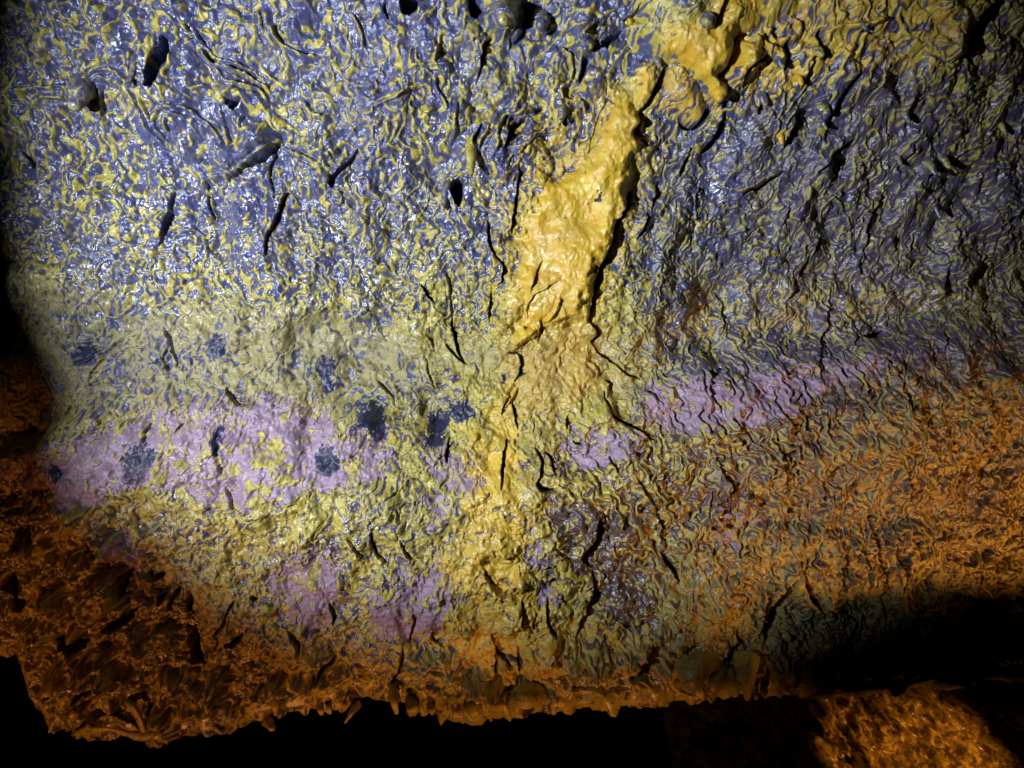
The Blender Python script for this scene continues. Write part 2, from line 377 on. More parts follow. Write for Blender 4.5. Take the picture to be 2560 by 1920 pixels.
# --- black gaps
for args in [
 ('A', (1065, 240), (1115, 240), (1105, 350), (1075, 440), (1055, 530), (1020, 580), (985, 570), (1000, 450), (1040, 370)),
 ('A', (1480, 695), (1500, 655), (1550, 635), (1530, 665), (1500, 702)),
 ('A', (2110, 1160), (2150, 1130), (2230, 1050), (2300, 965), (2305, 985), (2240, 1070), (2160, 1150), (2150, 1200), (2130, 1205)),
 ('A', (1115, 1230), (1105, 1300), (1080, 1430), (1050, 1530), (1020, 1580), (1055, 1420), (1085, 1290)),
 ('A', (130, 960), (190, 1010), (225, 1055), (200, 1082), (170, 1010)),
 ('B', (385, -40), (508, -40), (505, 85), (460, 100), (405, 90)),
 ('B', (832, -30), (862, -30), (868, 35), (905, 55), (880, 135), (845, 125), (832, 70)),
 ('B', (740, 1140), (770, 1130), (795, 1150), (785, 1280), (765, 1320), (745, 1300), (735, 1260), (710, 1220), (712, 1165)),
 ('B', (1680, 275), (1750, 230), (1815, 183), (1800, 208), (1750, 255), (1720, 307), (1680, 302)),
 ('B', (1570, 370), (1602, 362), (1580, 460), (1545, 508), (1558, 450)),
 ('B', (1438, 790), (1466, 735), (1472, 780), (1450, 803)),
 ('B', (1195, 150), (1190, 205), (1125, 265), (1160, 220)),
 ('B', (1395, 140), (1390, 170), (1345, 205), (1365, 175)),
 ('B', (1260, 710), (1308, 688), (1300, 706), (1270, 722)),
 ('C', (290, -20), (318, -20), (296, 60), (270, 120), (205, 204), (240, 120)),
 ('C', (690, 258), (725, 250), (722, 360), (712, 420), (680, 442), (700, 360)),
 ('C', (922, 160), (942, 160), (925, 235), (962, 270), (968, 345), (940, 362), (925, 320), (900, 240)),
 ('C', (275, 645), (330, 618), (318, 668), (290, 682)),
 ('C', (545, 600), (570, 600), (552, 700), (524, 712)),
 ('C', (2070, 1410), (2100, 1385), (2105, 1420), (2080, 1440)),
 ('C', (30, 790), (110, 795), (180, 690), (190, 700), (130, 790), (60, 812)),
 ('J', (1220, 880), (1270, 908), (1340, 880), (1415, 770), (1425, 790), (1350, 900), (1270, 918)),
 ('F', (1180, 520), (1340, 485), (1350, 510), (1220, 530)),
 ('H', (1650, 520), (1672, 530), (1660, 590), (1630, 610), (1655, 570)),
 ('H', (1012, 935), (1145, 938), (1150, 962), (1020, 960)),
 ('H', (1142, 860), (1165, 920), (1172, 1000), (1155, 1030), (1150, 930)),
 ('G', (60, 390), (110, 380), (180, 450), (215, 540), (170, 620), (90, 560), (40, 480)),
 ('G', (370, 820), (470, 790), (590, 810), (560, 860), (440, 890), (380, 890)),
 ('G', (540, 1110), (640, 1080), (600, 1140), (500, 1190)),
 ('G', (1000, 560), (1040, 540), (1010, 600)),
 ('G', (1605, 560), (1620, 545), (1650, 575), (1625, 580)),
]: pit(P(args[0], *args[1:]))

k = k1
SLITS = [  # wall cracks, plus shadows of folds carved in as black gaps
 ('B', [(1870, 1250), (1800, 1385), (1750, 1500), (1715, 1620), (1690, 1720), (1650, 1830), (1622, 1950), (1590, 2058)], 28, .16, .012, 30),
 ('B', [(2108, 415), (2060, 540), (2000, 640), (1945, 700)], 30, .14, .012, 30),
 ('B', [(1945, 715), (1900, 840), (1890, 900)], 14, .05, .008, 22),
 ('B', [(1250, 0), (1210, 70), (1180, 150)], 22, .12, .014, 30),
 ('B', [(1200, 745), (1125, 815), (1085, 880), (1060, 950)], 17, .1, .014, 26),
 ('B', [(960, 240), (925, 290), (900, 400), (880, 500)], 10, .05, .012, 26),
 ('B', [(900, 810), (865, 900), (870, 980), (840, 1120)], 10, .06, .008, 20),
 ('B', [(1160, 1060), (1150, 1180), (1130, 1330), (1110, 1500)], 9, .06, .010, 26),
 ('B', [(1750, 600), (1680, 700), (1630, 860), (1590, 1000)], 9, .02, -.010, 26),
 ('B', [(290, 30), (295, 80), (325, 130)], 10, .06, .008, 20),
 ('B', [(1940, 0), (1880, 75), (1830, 110)], 10, .06, .010, 20),
 ('B', [(945, 1430), (960, 1520), (1000, 1640)], 12, .05, .006, 20),
 ('B', [(2060, 1160), (2045, 1240), (2005, 1340)], 16, .08, .010, 22),
 ('B', [(1965, 1370), (1950, 1450), (1915, 1550)], 14, .07, .008, 22),
 ('A', [(1320, 1150), (1318, 1260), (1350, 1400)], 8, .05, .008, 22),
 ('A', [(1790, 900), (1700, 1000), (1590, 1080), (1450, 1150)], 12, .09, .008, 24),
 ('A', [(1850, 1230), (1800, 1380), (1740, 1520), (1745, 1640)], 13, .08, .012, 26),
 ('A', [(690, 610), (690, 690), (655, 770)], 13, .09, .0, 20),
 ('A', [(1750, 960), (1740, 1120), (1750, 1260)], 6, .03, .006, 20),
 ('C', [(345, 250), (335, 370), (290, 450), (238, 515)], 15, .1, .014, 28),
 ('C', [(875, 370), (840, 460), (790, 555)], 16, .1, .014, 26),
 ('C', [(1155, 455), (1060, 620), (985, 740), (940, 830)], 27, .14, .012, 34),
 ('C', [(2035, -20), (1900, 180), (1830, 310), (1760, 422)], 27, .15, .010, 34),
 ('C', [(740, 745), (720, 850), (670, 935)], 27, .13, .014, 26),
 ('C', [(300, 730), (270, 820), (215, 895), (140, 975)], 20, .12, .014, 28),
 ('C', [(50, 1000), (30, 1060), (0, 1120)], 20, .1, .012, 24),
 ('C', [(1120, 890), (1040, 960), (960, 1040), (880, 1120)], 14, .09, .014, 26),
 ('C', [(1495, 930), (1470, 1010), (1425, 1070)], 13, .08, .010, 24),
 ('C', [(1622, 1060), (1600, 1170)], 13, .08, .010, 24),
 ('C', [(905, 1525), (860, 1640)], 16, .09, .010, 24),
 ('C', [(705, 1330), (650, 1465)], 8, .05, .010, 24),
 ('C', [(1370, 1180), (1300, 1320), (1230, 1440), (1200, 1640)], 9, .06, .012, 26),
 ('C', [(1490, 640), (1470, 720), (1452, 800)], 9, .06, .012, 26),
 ('C', [(1230, 195), (1205, 215), (1180, 212)], 18, .08, .008, 16),
 ('C', [(480, 140), (400, 220), (350, 260)], 7, .03, .010, 20),
 ('C', [(560, 350), (430, 460), (400, 560)], 8, .04, .010, 24),
 ('C', [(660, 1090), (560, 1170), (400, 1255)], 10, .06, .012, 22),
 ('C', [(1980, 1100), (1940, 1240)], 10, .05, .010, 24),
 ('C', [(1600, 1560), (1640, 1640)], 10, .05, .006, 20),
 ('D', [(600, 890), (615, 800), (650, 720), (760, 625), (880, 585), (1030, 600)], 12, .012, .004, 18),
 ('D', [(1105, 480), (1118, 600), (1135, 720)], 16, .014, .004, 16),
 ('D', [(1050, 600), (1060, 680), (1085, 750)], 10, .012, .004, 16),
 ('D', [(1420, 1080), (1430, 1180), (1420, 1300), (1440, 1420)], 22, .005, .008, 26),
 ('D', [(1470, 830), (1500, 900), (1570, 945)], 13, .06, .008, 18),
 ('D', [(930, 700), (1060, 690), (1080, 740)], 7, .01, .004, 14),
 ('D', [(510, 905), (490, 970), (470, 1010)], 9, .05, .008, 16),
 ('D', [(620, 700), (780, 600)], 8, .01, .004, 14),
 ('D', [(950, 1080), (940, 1160), (980, 1200)], 8, .04, .008, 16),
 ('D', [(1140, 1140), (1190, 1080)], 10, .02, .006, 18),
 ('D', [(640, 960), (670, 1050), (650, 1090)], 14, .02, .006, 16),
 ('D', [(1460, 1480), (1500, 1580), (1530, 1660)], 12, .008, .008, 20),
 ('E', [(722, 390), (740, 560), (800, 672)], 15, .08, .010, 28),
 ('E', [(690, 570), (740, 640), (820, 690)], 10, .05, .008, 22),
 ('E', [(1090, 620), (1145, 635), (1165, 690), (1155, 750), (1115, 800)], 11, .06, .010, 24),
 ('E', [(1588, 410), (1650, 475), (1645, 520), (1620, 560)], 17, .1, .014, 28),
 ('E', [(1620, 550), (1700, 640), (1790, 710), (1840, 760), (1935, 795)], 10, .07, .010, 28),
 ('E', [(1292, 420), (1290, 480), (1282, 545)], 9, .05, .008, 22),
 ('E', [(1098, 905), (1060, 950), (1038, 1020)], 9, .05, .008, 22),
 ('E', [(1105, 930), (1125, 1000), (1150, 1110)], 8, .05, .008, 22),
 ('E', [(1085, 1190), (1060, 1280), (1050, 1480)], 11, .07, .012, 26),
 ('E', [(1255, 1225), (1290, 1290), (1300, 1400), (1280, 1450), (1330, 1490), (1430, 1500)], 18, .06, .012, 26),
 ('E', [(1325, 1255), (1370, 1320), (1385, 1400)], 15, .07, .008, 22),
 ('E', [(1690, 870), (1740, 1000), (1830, 1070), (1920, 1110), (2070, 1200)], 12, .07, .012, 26),
 ('E', [(1700, 800), (1730, 820), (1735, 860)], 15, .08, .008, 18),
 ('E', [(1455, 1030), (1460, 1110)], 8, .06, .008, 18),
 ('E', [(1735, 1285), (1755, 1330), (1785, 1390)], 11, .06, .010, 20),
 ('E', [(1500, 1195), (1520, 1215), (1560, 1222)], 11, .06, .006, 16),
 ('E', [(1910, 1420), (1980, 1540), (2060, 1650)], 12, .06, .010, 26),
 ('E', [(1980, 870), (2040, 890), (2065, 930)], 7, .04, .006, 18),
 ('E', [(1000, 0), (1040, 60), (1045, 150), (1020, 190)], 10, .05, .010, 22),
 ('E', [(970, 230), (965, 340), (970, 420)], 8, .05, .010, 22),
 ('E', [(1300, 40), (1260, 120), (1240, 210)], 9, .02, .008, 20),
 ('E', [(1180, 445), (1240, 455)], 9, .03, .004, 14),
 ('E', [(520, 180), (560, 250), (600, 300)], 10, .05, .008, 18),
 ('E', [(690, 1180), (700, 1240), (690, 1330)], 8, .03, .008, 18),
 ('E', [(540, 640), (580, 760), (620, 860)], 8, .01, .004, 16),
 ('E', [(230, 800), (290, 850), (350, 910)], 10, .02, .006, 16),
 ('F', [(250, 220), (290, 290), (280, 400), (265, 510)], 10, .07, .010, 28),
 ('F', [(1180, 10), (1160, 60), (1200, 115)], 12, .07, .010, 22),
 ('F', [(835, 0), (825, 50), (775, 130)], 13, .07, .010, 22),
 ('F', [(730, 130), (722, 210), (690, 290)], 11, .07, .010, 22),
 ('F', [(980, 220), (945, 380), (940, 500), (890, 620), (895, 720), (910, 820)], 11, .07, .012, 28),
 ('F', [(190, 740), (185, 830), (230, 920), (280, 1010)], 10, .06, .010, 26),
 ('F', [(125, 740), (140, 820), (170, 870)], 9, .05, .008, 20),
 ('F', [(1145, 500), (1128, 570)], 12, .06, .008, 18),
 ('F', [(250, 1290), (270, 1370), (325, 1440), (335, 1490), (280, 1600)], 17, .08, .012, 26),
 ('F', [(600, 1180), (650, 1240), (690, 1360), (690, 1510)], 12, .07, .012, 28),
 ('F', [(605, 870), (640, 970), (720, 1080), (760, 1150)], 18, .03, .010, 24),
 ('F', [(940, 1560), (950, 1440), (990, 1380), (1075, 1335)], 10, .05, .008, 22),
 ('F', [(1130, 1480), (1165, 1550)], 12, .06, .008, 18),
 ('F', [(1440, 1340), (1450, 1460), (1480, 1550)], 10, .05, .010, 22),
 ('F', [(1300, 640), (1380, 740), (1430, 860), (1480, 980)], 8, .04, .010, 24),
 ('F', [(1690, 480), (1705, 600)], 11, .05, .008, 20),
 ('F', [(480, 830), (505, 900)], 8, .04, .006, 16),
 ('F', [(340, 1040), (420, 1130), (500, 1200)], 14, .03, .010, 24),
 ('F', [(1700, 60), (1640, 240), (1600, 300)], 7, .04, .012, 26),
 ('F', [(1900, 1310), (2000, 1210), (2060, 1200)], 16, .04, .012, 22),
 ('I', [(1245, 80), (1270, 220), (1310, 340), (1325, 450), (1300, 565)], 30, .1, .016, 30),
 ('I', [(1385, 220), (1420, 320), (1465, 410), (1435, 540)], 17, .08, .012, 24),
 ('I', [(1060, 240), (1045, 380), (1010, 560)], 22, .08, .012, 24),
 ('I', [(740, 440), (690, 540), (640, 640), (590, 760), (560, 850)], 52, .1, .016, 26),
 ('I', [(600, 470), (590, 560), (560, 690), (530, 830)], 26, .08, .010, 20),
 ('I', [(790, 380), (830, 500), (870, 580), (920, 640)], 24, .07, .014, 24),
 ('I', [(1160, 230), (1200, 320), (1210, 380)], 11, .05, .010, 20),
 ('I', [(2230, 170), (2080, 290), (1960, 360), (1860, 410)], 15, .05, .016, 26),
 ('I', [(1605, 410), (1640, 500)], 15, .05, .010, 18),
 ('I', [(420, 870), (350, 950), (290, 990)], 50, .07, .014, 24),
 ('I', [(390, 760), (400, 830), (440, 880)], 14, .06, .008, 16),
 ('G', [(1250, 740), (1235, 830), (1250, 900), (1310, 965)], 45, .08, .014, 26),
 ('G', [(1225, 500), (1215, 560), (1200, 650)], 42, .06, .010, 22),
 ('G', [(1150, 480), (1100, 550), (1050, 630)], 20, .05, .010, 20),
 ('G', [(790, 380), (770, 460), (780, 540)], 40, .06, .008, 20),
 ('G', [(920, 400), (950, 460), (990, 420)], 40, .04, .006, 20),
 ('G', [(900, 590), (800, 680), (680, 760)], 60, .07, .014, 24),
 ('G', [(1500, 580), (1460, 680), (1400, 780), (1380, 880)], 14, .05, .010, 24),
 ('G', [(1560, 780), (1500, 840), (1460, 850)], 40, .05, .010, 22),
 ('G', [(870, 1150), (850, 1230)], 50, .06, .012, 22),
 ('G', [(540, 170), (570, 240), (540, 260)], 14, .05, .010, 20),
 ('G', [(230, 80), (250, 200)], 22, .05, .010, 20),
 ('G', [(2150, 950), (2070, 1030), (2050, 1100)], 34, .07, .012, 22),
 ('G', [(1850, 760), (1920, 850), (1930, 910)], 12, .05, .010, 20),
 ('G', [(2120, 600), (2150, 680), (2140, 740)], 12, .05, .010, 20),
 ('H', [(2110, 850), (2020, 890), (1950, 1000), (1880, 1070)], 70, .08, .014, 26),
 ('H', [(1560, 960), (1500, 1010), (1430, 1050)], 60, .05, .010, 24),
 ('H', [(980, 800), (1010, 870), (1010, 950), (1000, 1060)], 18, .05, .010, 22),
 ('H', [(930, 360), (970, 440), (1040, 510), (1160, 545)], 24, .02, .012, 30),
 ('H', [(1330, 560), (1350, 700), (1390, 790)], 10, .04, .008, 22),
 ('H', [(1180, 550), (1180, 640), (1150, 760)], 10, .03, .008, 20),
 ('H', [(1260, 640), (1250, 720), (1260, 760)], 10, .03, .006, 18),
 ('H', [(2050, 20), (2090, 120), (2080, 200)], 14, .04, .010, 22),
 ('H', [(2080, 280), (2160, 400), (2175, 460)], 26, .06, .010, 22),
 ('H', [(1680, 40), (1660, 200), (1590, 300), (1600, 360)], 40, .03, .012, 26),
 ('H', [(1640, 400), (1640, 520), (1560, 720), (1520, 820)], 16, .05, .012, 24),
 ('H', [(470, 660), (470, 760), (440, 860)], 8, .05, .008, 22),
 ('H', [(590, 800), (600, 860), (660, 900)], 8, .04, .008, 22),
 ('H', [(210, 120), (230, 240), (300, 340)], 12, .03, .008, 22),
 ('H', [(380, 160), (430, 260), (500, 310)], 8, .03, .008, 20),
 ('H', [(60, 170), (120, 230), (160, 300)], 8, .03, .008, 20),
 ('H', [(400, 880), (380, 1000), (320, 1130)], 12, .05, .010, 20),
 ('H', [(1120, 1010), (1080, 960)], 16, .05, .010, 20),
 ('H', [(1180, 1160), (1050, 1180), (1010, 1210)], 26, .06, .008, 20),
 ('H', [(1500, 1130), (1640, 1130), (1850, 1130)], 18, .05, .008, 20),
]
for c, pts, w, dep, lift, lw in SLITS:
    slit(P(c, *pts), w * SC(c) * (.72 if c in 'DEF' else 1.0), dep, lift, lw)

ROPES = [
 ('A', [(1085, 140), (1180, 170), (1290, 300), (1340, 370), (1450, 430), (1560, 460), (1640, 510), (1750, 580)], 28),
 ('A', [(1230, 170), (1310, 300), (1420, 380), (1560, 420), (1650, 480)], 24),
 ('A', [(1160, 215), (1300, 340), (1390, 440), (1440, 510), (1560, 540), (1640, 560), (1710, 640)], 26),
 ('A', [(520, 600), (620, 490), (720, 455), (810, 490), (880, 600), (930, 720), (970, 830), (1030, 920), (1110, 960)], 26),
 ('A', [(1110, 960), (1020, 860), (1010, 770), (1080, 700), (1180, 710), (1280, 760), (1380, 850), (1430, 950)], 26),
 ('A', [(1100, 900), (1075, 800), (1120, 740), (1220, 770)], 18),
 ('A', [(1300, 1130), (1440, 1130), (1580, 1060), (1690, 970), (1790, 900)], 26),
 ('A', [(1790, 930), (1900, 990), (2030, 1060), (2100, 1130)], 30),
 ('A', [(1400, 560), (1420, 700), (1430, 800), (1460, 930)], 26),
 ('A', [(1560, 720), (1520, 860), (1470, 950)], 24),
 ('A', [(130, 590), (300, 580), (420, 560), (500, 620)], 26), ('A', [(220, 700), (320, 640), (450, 640)], 22),
 ('A', [(230, 230), (215, 330), (240, 400)], 24), ('A', [(1750, 180), (1800, 280), (1920, 340), (2060, 360)], 30),
 ('A', [(1660, 60), (1680, 180), (1700, 260)], 20), ('A', [(1940, 620), (2000, 720), (2080, 740)], 30),
 ('A', [(940, 640), (970, 740), (1000, 860)], 20), ('A', [(380, 800), (350, 900), (360, 980)], 22),
 ('A', [(880, 330), (870, 420), (900, 560)], 24), ('A', [(1000, 200), (1020, 330), (960, 520)], 24),
 ('A', [(1330, 1240), (1350, 1350), (1380, 1400)], 22), ('A', [(1120, 1480), (1240, 1470), (1300, 1560), (1330, 1640)], 22),
 ('A', [(1840, 1230), (1800, 1330), (1770, 1420)], 22), ('A', [(2090, 1230), (2180, 1240), (2190, 1300), (2120, 1290)], 18),
 ('B', [(460, 440), (600, 430), (720, 432)], 20), ('B', [(760, 640), (740, 850), (690, 960)], 26),
 ('B', [(1290, 690), (1180, 720), (1060, 760), (1000, 850), (1010, 920), (980, 1000)], 28),
 ('B', [(960, 800), (900, 900), (880, 980)], 26), ('B', [(620, 480), (620, 580), (680, 660), (690, 740)], 24),
 ('B', [(210, 690), (330, 640), (450, 580), (520, 540)], 24), ('B', [(80, 80), (120, 180), (150, 300)], 22),
 ('B', [(650, 230), (640, 330), (610, 420)], 22), ('B', [(1500, 290), (1430, 300), (1500, 420), (1470, 520), (1400, 570)], 26),
 ('B', [(1660, 130), (1560, 230), (1620, 250), (1700, 230)], 26), ('B', [(1060, 860), (1100, 760), (1200, 700)], 18),
 ('B', [(1420, 560), (1440, 640), (1540, 640), (1580, 720)], 20), ('B', [(1130, 830), (1150, 760)], 18),
 ('B', [(1060, 1120), (1090, 1020), (1160, 980), (1280, 860), (1440, 840)], 18), ('B', [(420, 1290), (460, 1220), (520, 1180)], 14),
 ('B', [(760, 1080), (700, 1130), (640, 1160)], 20), ('B', [(570, 1160), (560, 1300), (510, 1400)], 12),
 ('C', [(630, 900), (660, 800), (780, 690), (960, 635)], 24), ('C', [(680, 740), (800, 560), (900, 480)], 16),
 ('C', [(1600, 1060), (1720, 1050), (1850, 960), (2000, 910)], 20), ('C', [(230, 1190), (380, 1230), (520, 1160), (680, 1080)], 20),
 ('C', [(160, 1530), (290, 1510), (430, 1480)], 18), ('C', [(860, 1290), (960, 1265), (1080, 1400), (1110, 1540)], 16),
 ('C', [(880, 1320), (960, 1310), (1030, 1400)], 10), ('C', [(620, 120), (600, 180), (640, 240), (740, 230), (790, 150), (720, 90)], 36),
 ('C', [(930, 200), (1050, 170), (1200, 180), (1320, 90)], 26), ('C', [(1180, 240), (1320, 260), (1400, 330)], 12),
 ('C', [(420, 220), (540, 200), (580, 300), (570, 380)], 20), ('C', [(20, 880), (120, 850), (210, 890)], 22),
 ('C', [(1100, 1090), (1170, 1080), (1170, 1180)], 10), ('C', [(1130, 470), (1060, 640), (960, 760)], 14),
 ('C', [(2080, 1400), (2140, 1340), (2212, 1250)], 20), ('C', [(1230, 660), (1330, 630), (1390, 680)], 9), ('C', [(1150, 640), (1240, 560), (1320, 600)], 8),
 ('C', [(1880, 640), (1960, 560), (2100, 540)], 9), ('C', [(1880, 720), (1980, 620), (2160, 610)], 9), ('C', [(1920, 800), (2040, 700), (2200, 680)], 9), ('C', [(1180, 520), (1260, 480), (1340, 540)], 7),
 ('C', [(220, 1360), (300, 1290), (420, 1290), (470, 1380)], 12), ('C', [(100, 1440), (90, 1280), (140, 1180)], 14), ('C', [(1450, 1560), (1530, 1480), (1640, 1450)], 9),
 ('D', [(1150, 120), (1180, 200), (1060, 290), (980, 330)], 24), ('D', [(460, 700), (640, 640), (720, 560), (860, 470)], 24),
 ('D', [(650, 420), (650, 500), (580, 560)], 24), ('D', [(1220, 720), (1240, 650), (1330, 640)], 20), ('D', [(400, 750), (560, 740), (650, 740)], 14),
 ('D', [(1050, 420), (1090, 540), (1060, 640), (1020, 640)], 22), ('D', [(700, 760), (720, 820), (780, 840)], 14), ('D', [(660, 400), (790, 380), (880, 300)], 20),
 ('E', [(590, 420), (700, 380), (690, 200), (660, 90)], 20), ('E', [(780, 430), (860, 420), (930, 500)], 16), ('E', [(740, 510), (860, 490)], 12),
 ('E', [(1400, 240), (1380, 330), (1300, 440)], 26), ('E', [(1200, 420), (1190, 330), (1260, 230), (1400, 120)], 20), ('E', [(1150, 830), (1110, 890), (1030, 1000)], 24),
 ('E', [(1850, 370), (2000, 360), (2100, 300)], 12), ('E', [(510, 500), (570, 520), (600, 600)], 16),
 ('F', [(100, 620), (300, 600), (520, 640)], 10), ('F', [(700, 610), (800, 590), (860, 540)], 12), ('F', [(1050, 660), (1070, 590), (1180, 590)], 14), ('F', [(330, 160), (350, 60), (440, 40)], 10),
 ('F', [(1330, 1230), (1450, 1210), (1570, 1215)], 8), ('F', [(800, 1620), (830, 1530), (900, 1530)], 10),
 ('H', [(1140, 520), (1060, 460), (960, 440)], 26), ('H', [(1280, 370), (1360, 340), (1390, 410), (1300, 450)], 24), ('H', [(1240, 780), (1160, 700), (1180, 620)], 20), ('H', [(1150, 830), (1260, 790), (1380, 700)], 18),
]
for c, pts, w in ROPES:
    ww = 0.5 * w * SC(c)
    rope(P(c, *pts), ww, 0.0016 * ww + 0.002, 1.0)

# --- coating colours
LIL = [
 P('Z', (195, 940), (300, 898), (420, 876), (560, 868), (690, 880), (720, 925), (835, 950), (850, 1030), (770, 1042), (700, 1060), (560, 1092), (480, 1100), (400, 1062), (330, 1050), (260, 1062), (205, 1010)),
 P('Z', (-60, 1000), (60, 985), (200, 938), (260, 1010), (230, 1090), (150, 1100), (60, 1040), (-60, 1040)),
 P('Z', (920, 968), (1000, 990), (1062, 1050), (1010, 1062), (940, 1030)),
 P('Z', (1380, 850), (1440, 824), (1560, 808), (1680, 796), (1800, 785), (1930, 765), (1920, 800), (1780, 840), (1690, 890), (1620, 925), (1560, 920), (1480, 940), (1400, 915)),
 P('Z', (1250, 935), (1330, 930), (1400, 960), (1300, 1012), (1200, 1020)),
 P('Z', (560, 1260), (620, 1215), (700, 1185), (760, 1280), (720, 1370), (640, 1350)),
 P('Z', (790, 1300), (870, 1250), (960, 1210), (1010, 1300), (940, 1370), (900, 1400), (800, 1370)),
 P('Z', (1140, 1295), (1160, 1260), (1210, 1272), (1200, 1315)),
 P('Z', (915, 1080), (965, 1085), (970, 1130), (945, 1150)),
 P('Z', (265, 1160), (300, 1200), (305, 1290), (275, 1290), (225, 1200)),
 P('Z', (1130, 1130), (1180, 1190), (1160, 1240), (1110, 1200)), P('Z', (1550, 1100), (1620, 1120), (1600, 1200), (1560, 1180)),
]
for i, q in enumerate(LIL):
    patch(lilac, q, 1.0, 9, 12, 0.0, 9, 40 + i)
patch(lilac, P('Z', (1480, 810), (1700, 785), (2050, 738), (2250, 690), (2250, 800), (2050, 850), (1800, 900), (1600, 860)), 0.42, 40, 14, 0, 20)
patch(lilac, P('Z', (1350, 980), (1700, 960), (1720, 1160), (1500, 1130)), 0.24, 40, 14, 0, 24)
lil_y = samp(fbm(40, 2.0, 61, 3)); 
ybias -= (lilac * (1.6 + 1.1 * lil_y)).astype(np.float32)
DEEP = np.zeros_like(H)
for q in ([(1180, 1075), (1260, 1085), (1340, 1110), (1370, 1180), (1300, 1190), (1230, 1150), (1180, 1120)], [(1310, 1210), (1360, 1220), (1372, 1330), (1330, 1345), (1300, 1280)], [(1210, 1150), (1300, 1200), (1290, 1270), (1240, 1230)], [(1160, 1180), (1200, 1230), (1190, 1290), (1170, 1260)], [(1350, 1290), (1400, 1250), (1420, 1340), (1370, 1370)], [(650, 1190), (720, 1180), (760, 1240), (700, 1290)]):
    patch(DEEP, P('Z', *q), 1.0, 8, 10, -1.1, 9)

STAIN = [(705, 793, 22, 24, 1), (800, 900, 34, 30, .9), (946, 912, 23, 27, 1), (995, 890, 27, 22, 1), (190, 765, 32, 23, .85), (310, 982, 42, 28, .6), (300, 1020, 38, 30, .4), (708, 995, 28, 40, .6), (476, 748, 22, 24, .55),
         (120, 1025, 13, 22, .7), (940, 950, 24, 18, .6), (820, 935, 22, 18, .5), (1135, 808, 6, 7, .8), (1090, 820, 7, 8, .9), (715, 835, 16, 14, .4), (1290, 430, 9, 8, .7), (480, 945, 10, 40, .6)]
for i, (x, y, rx, ry, v) in enumerate(STAIN):
    patch(dark, P('Z', *ring(x, y, rx * .94, ry * .94)), min(1.0, v + .22), 5, 4, -3.2, 3, 20 + i if max(rx, ry) > 12 else None)
patch(dull, P('Z', (330, 700), (600, 690), (760, 720), (940, 740), (1100, 735), (1290, 700), (1340, 800), (1380, 860), (1150, 860), (1000, 790), (760, 790), (560, 760), (330, 730)), .8, 40, 16, .9)
patch(calm, P('Z', (420, 700), (760, 720), (940, 740), (1290, 720), (1340, 830), (1150, 850), (900, 780)), .5, 40, 12)
patch(ochre, P('Z', (1020, 960), (1120, 920), (1130, 1000), (1150, 1100), (1160, 1180), (1130, 1260), (1210, 1310), (1220, 1440), (1080, 1480), (960, 1470), (1000, 1330), (960, 1240), (1000, 1130)), .85, 30, 20, .5)
patch(ochre, P('Z', (1080, 850), (1120, 800), (1140, 840), (1100, 960), (1060, 960)), .6, 20, 8, .6)
patch(ochre, P('Z', (1560, -30), (2120, -60), (2080, 130), (1960, 150), (1800, 150), (1680, 220), (1560, 240)), .8, 40, 20, .35, 10)
patch(ochre, P('Z', (1100, 715), (1285, 690), (1340, 790), (1250, 870), (1150, 900), (1070, 880), (1090, 790)), .55, 45, 16, .3)
patch(ochre, P('Z', (1080, 330), (1180, 250), (1300, 180), (1400, 200), (1420, 330), (1380, 470), (1300, 700), (1090, 720), (1060, 560)), .5, 50, 16, .25)
patch(ochre, P('Z', (1150, 1050), (1340, 1060), (1420, 1400), (1200, 1420)), .35, 50, 20)
brown = np.clip(smooth(B - np.interp(A, CRX, CRY), -25, 60) * (0.4 + 0.6 * smooth(A, 900, 1300) + 0.6 * smooth(A, 420, 160)), 0, 1).astype(np.float32)
brown = np.maximum(brown, .8 * DEEP)
brown = np.maximum(brown, 0.45 * smooth(A, 1350, 1900)).astype(np.float32)
patch(dull, P('Z', (60, 600), (330, 640), (700, 690), (900, 740), (1000, 860), (700, 880), (400, 870), (200, 900), (60, 900)), .95, 60, 16)  # weaker lamp light at mid-left, painted in as a duller coat
dull = np.maximum(dull, 0.45 * smooth(A, 1250, 1700) * smooth(B, 250, 520))  # white light dimming to the right, put into the coat colour
wetm = cmap([(200, 350, 1), (280, 420, .95), (230, 560, .95), (480, 430, 1), (560, 540, .6), (420, 280, .8), (400, 150, .6), (150, 150, .5), (700, 620, .8), (850, 420, .65), (900, 150, .35),
 (650, 100, .35), (650, 300, .35), (1000, 600, .6), (800, 620, .7), (480, 1170, 1), (540, 1220, .9), (420, 1120, .6), (650, 1300, .7), (1950, 430, .6), (1550, 320, .6), (2000, 480, .4), (1500, 650, .4), (1200, 480, .6), (1180, 640, .6), (700, 760, .1), (1000, 850, .1),
 (600, 960, .05), (1600, 880, .1), (2100, 1000, .2), (150, 850, .3), (1330, 1320, .9), (1150, 1270, .6), (1300, 1200, .4), (300, 900, .2), (1800, 250, .2), (1000, 1350, .3), (1700, 80, .4)], 80)
wetm = np.clip(wetm * (1 + .35 * samp(fbm(70, 2.4, 62, 5))) + .12 * samp(fbm(30, 2, 63, 3)), 0, 1)
crack = cmap([(1000, 830, 1), (900, 850, .8), (1150, 880, .9), (700, 850, .3), (400, 900, .5), (1700, 120, .7), (1900, 60, .9), (1650, 60, .6), (1100, 1150, .5), (200, 200, 0), (800, 300, .1), (2000, 600, 0), (600, 600, 0), (1250, 500, .1), (500, 1200, .3), (1600, 1000, .1)], 90)

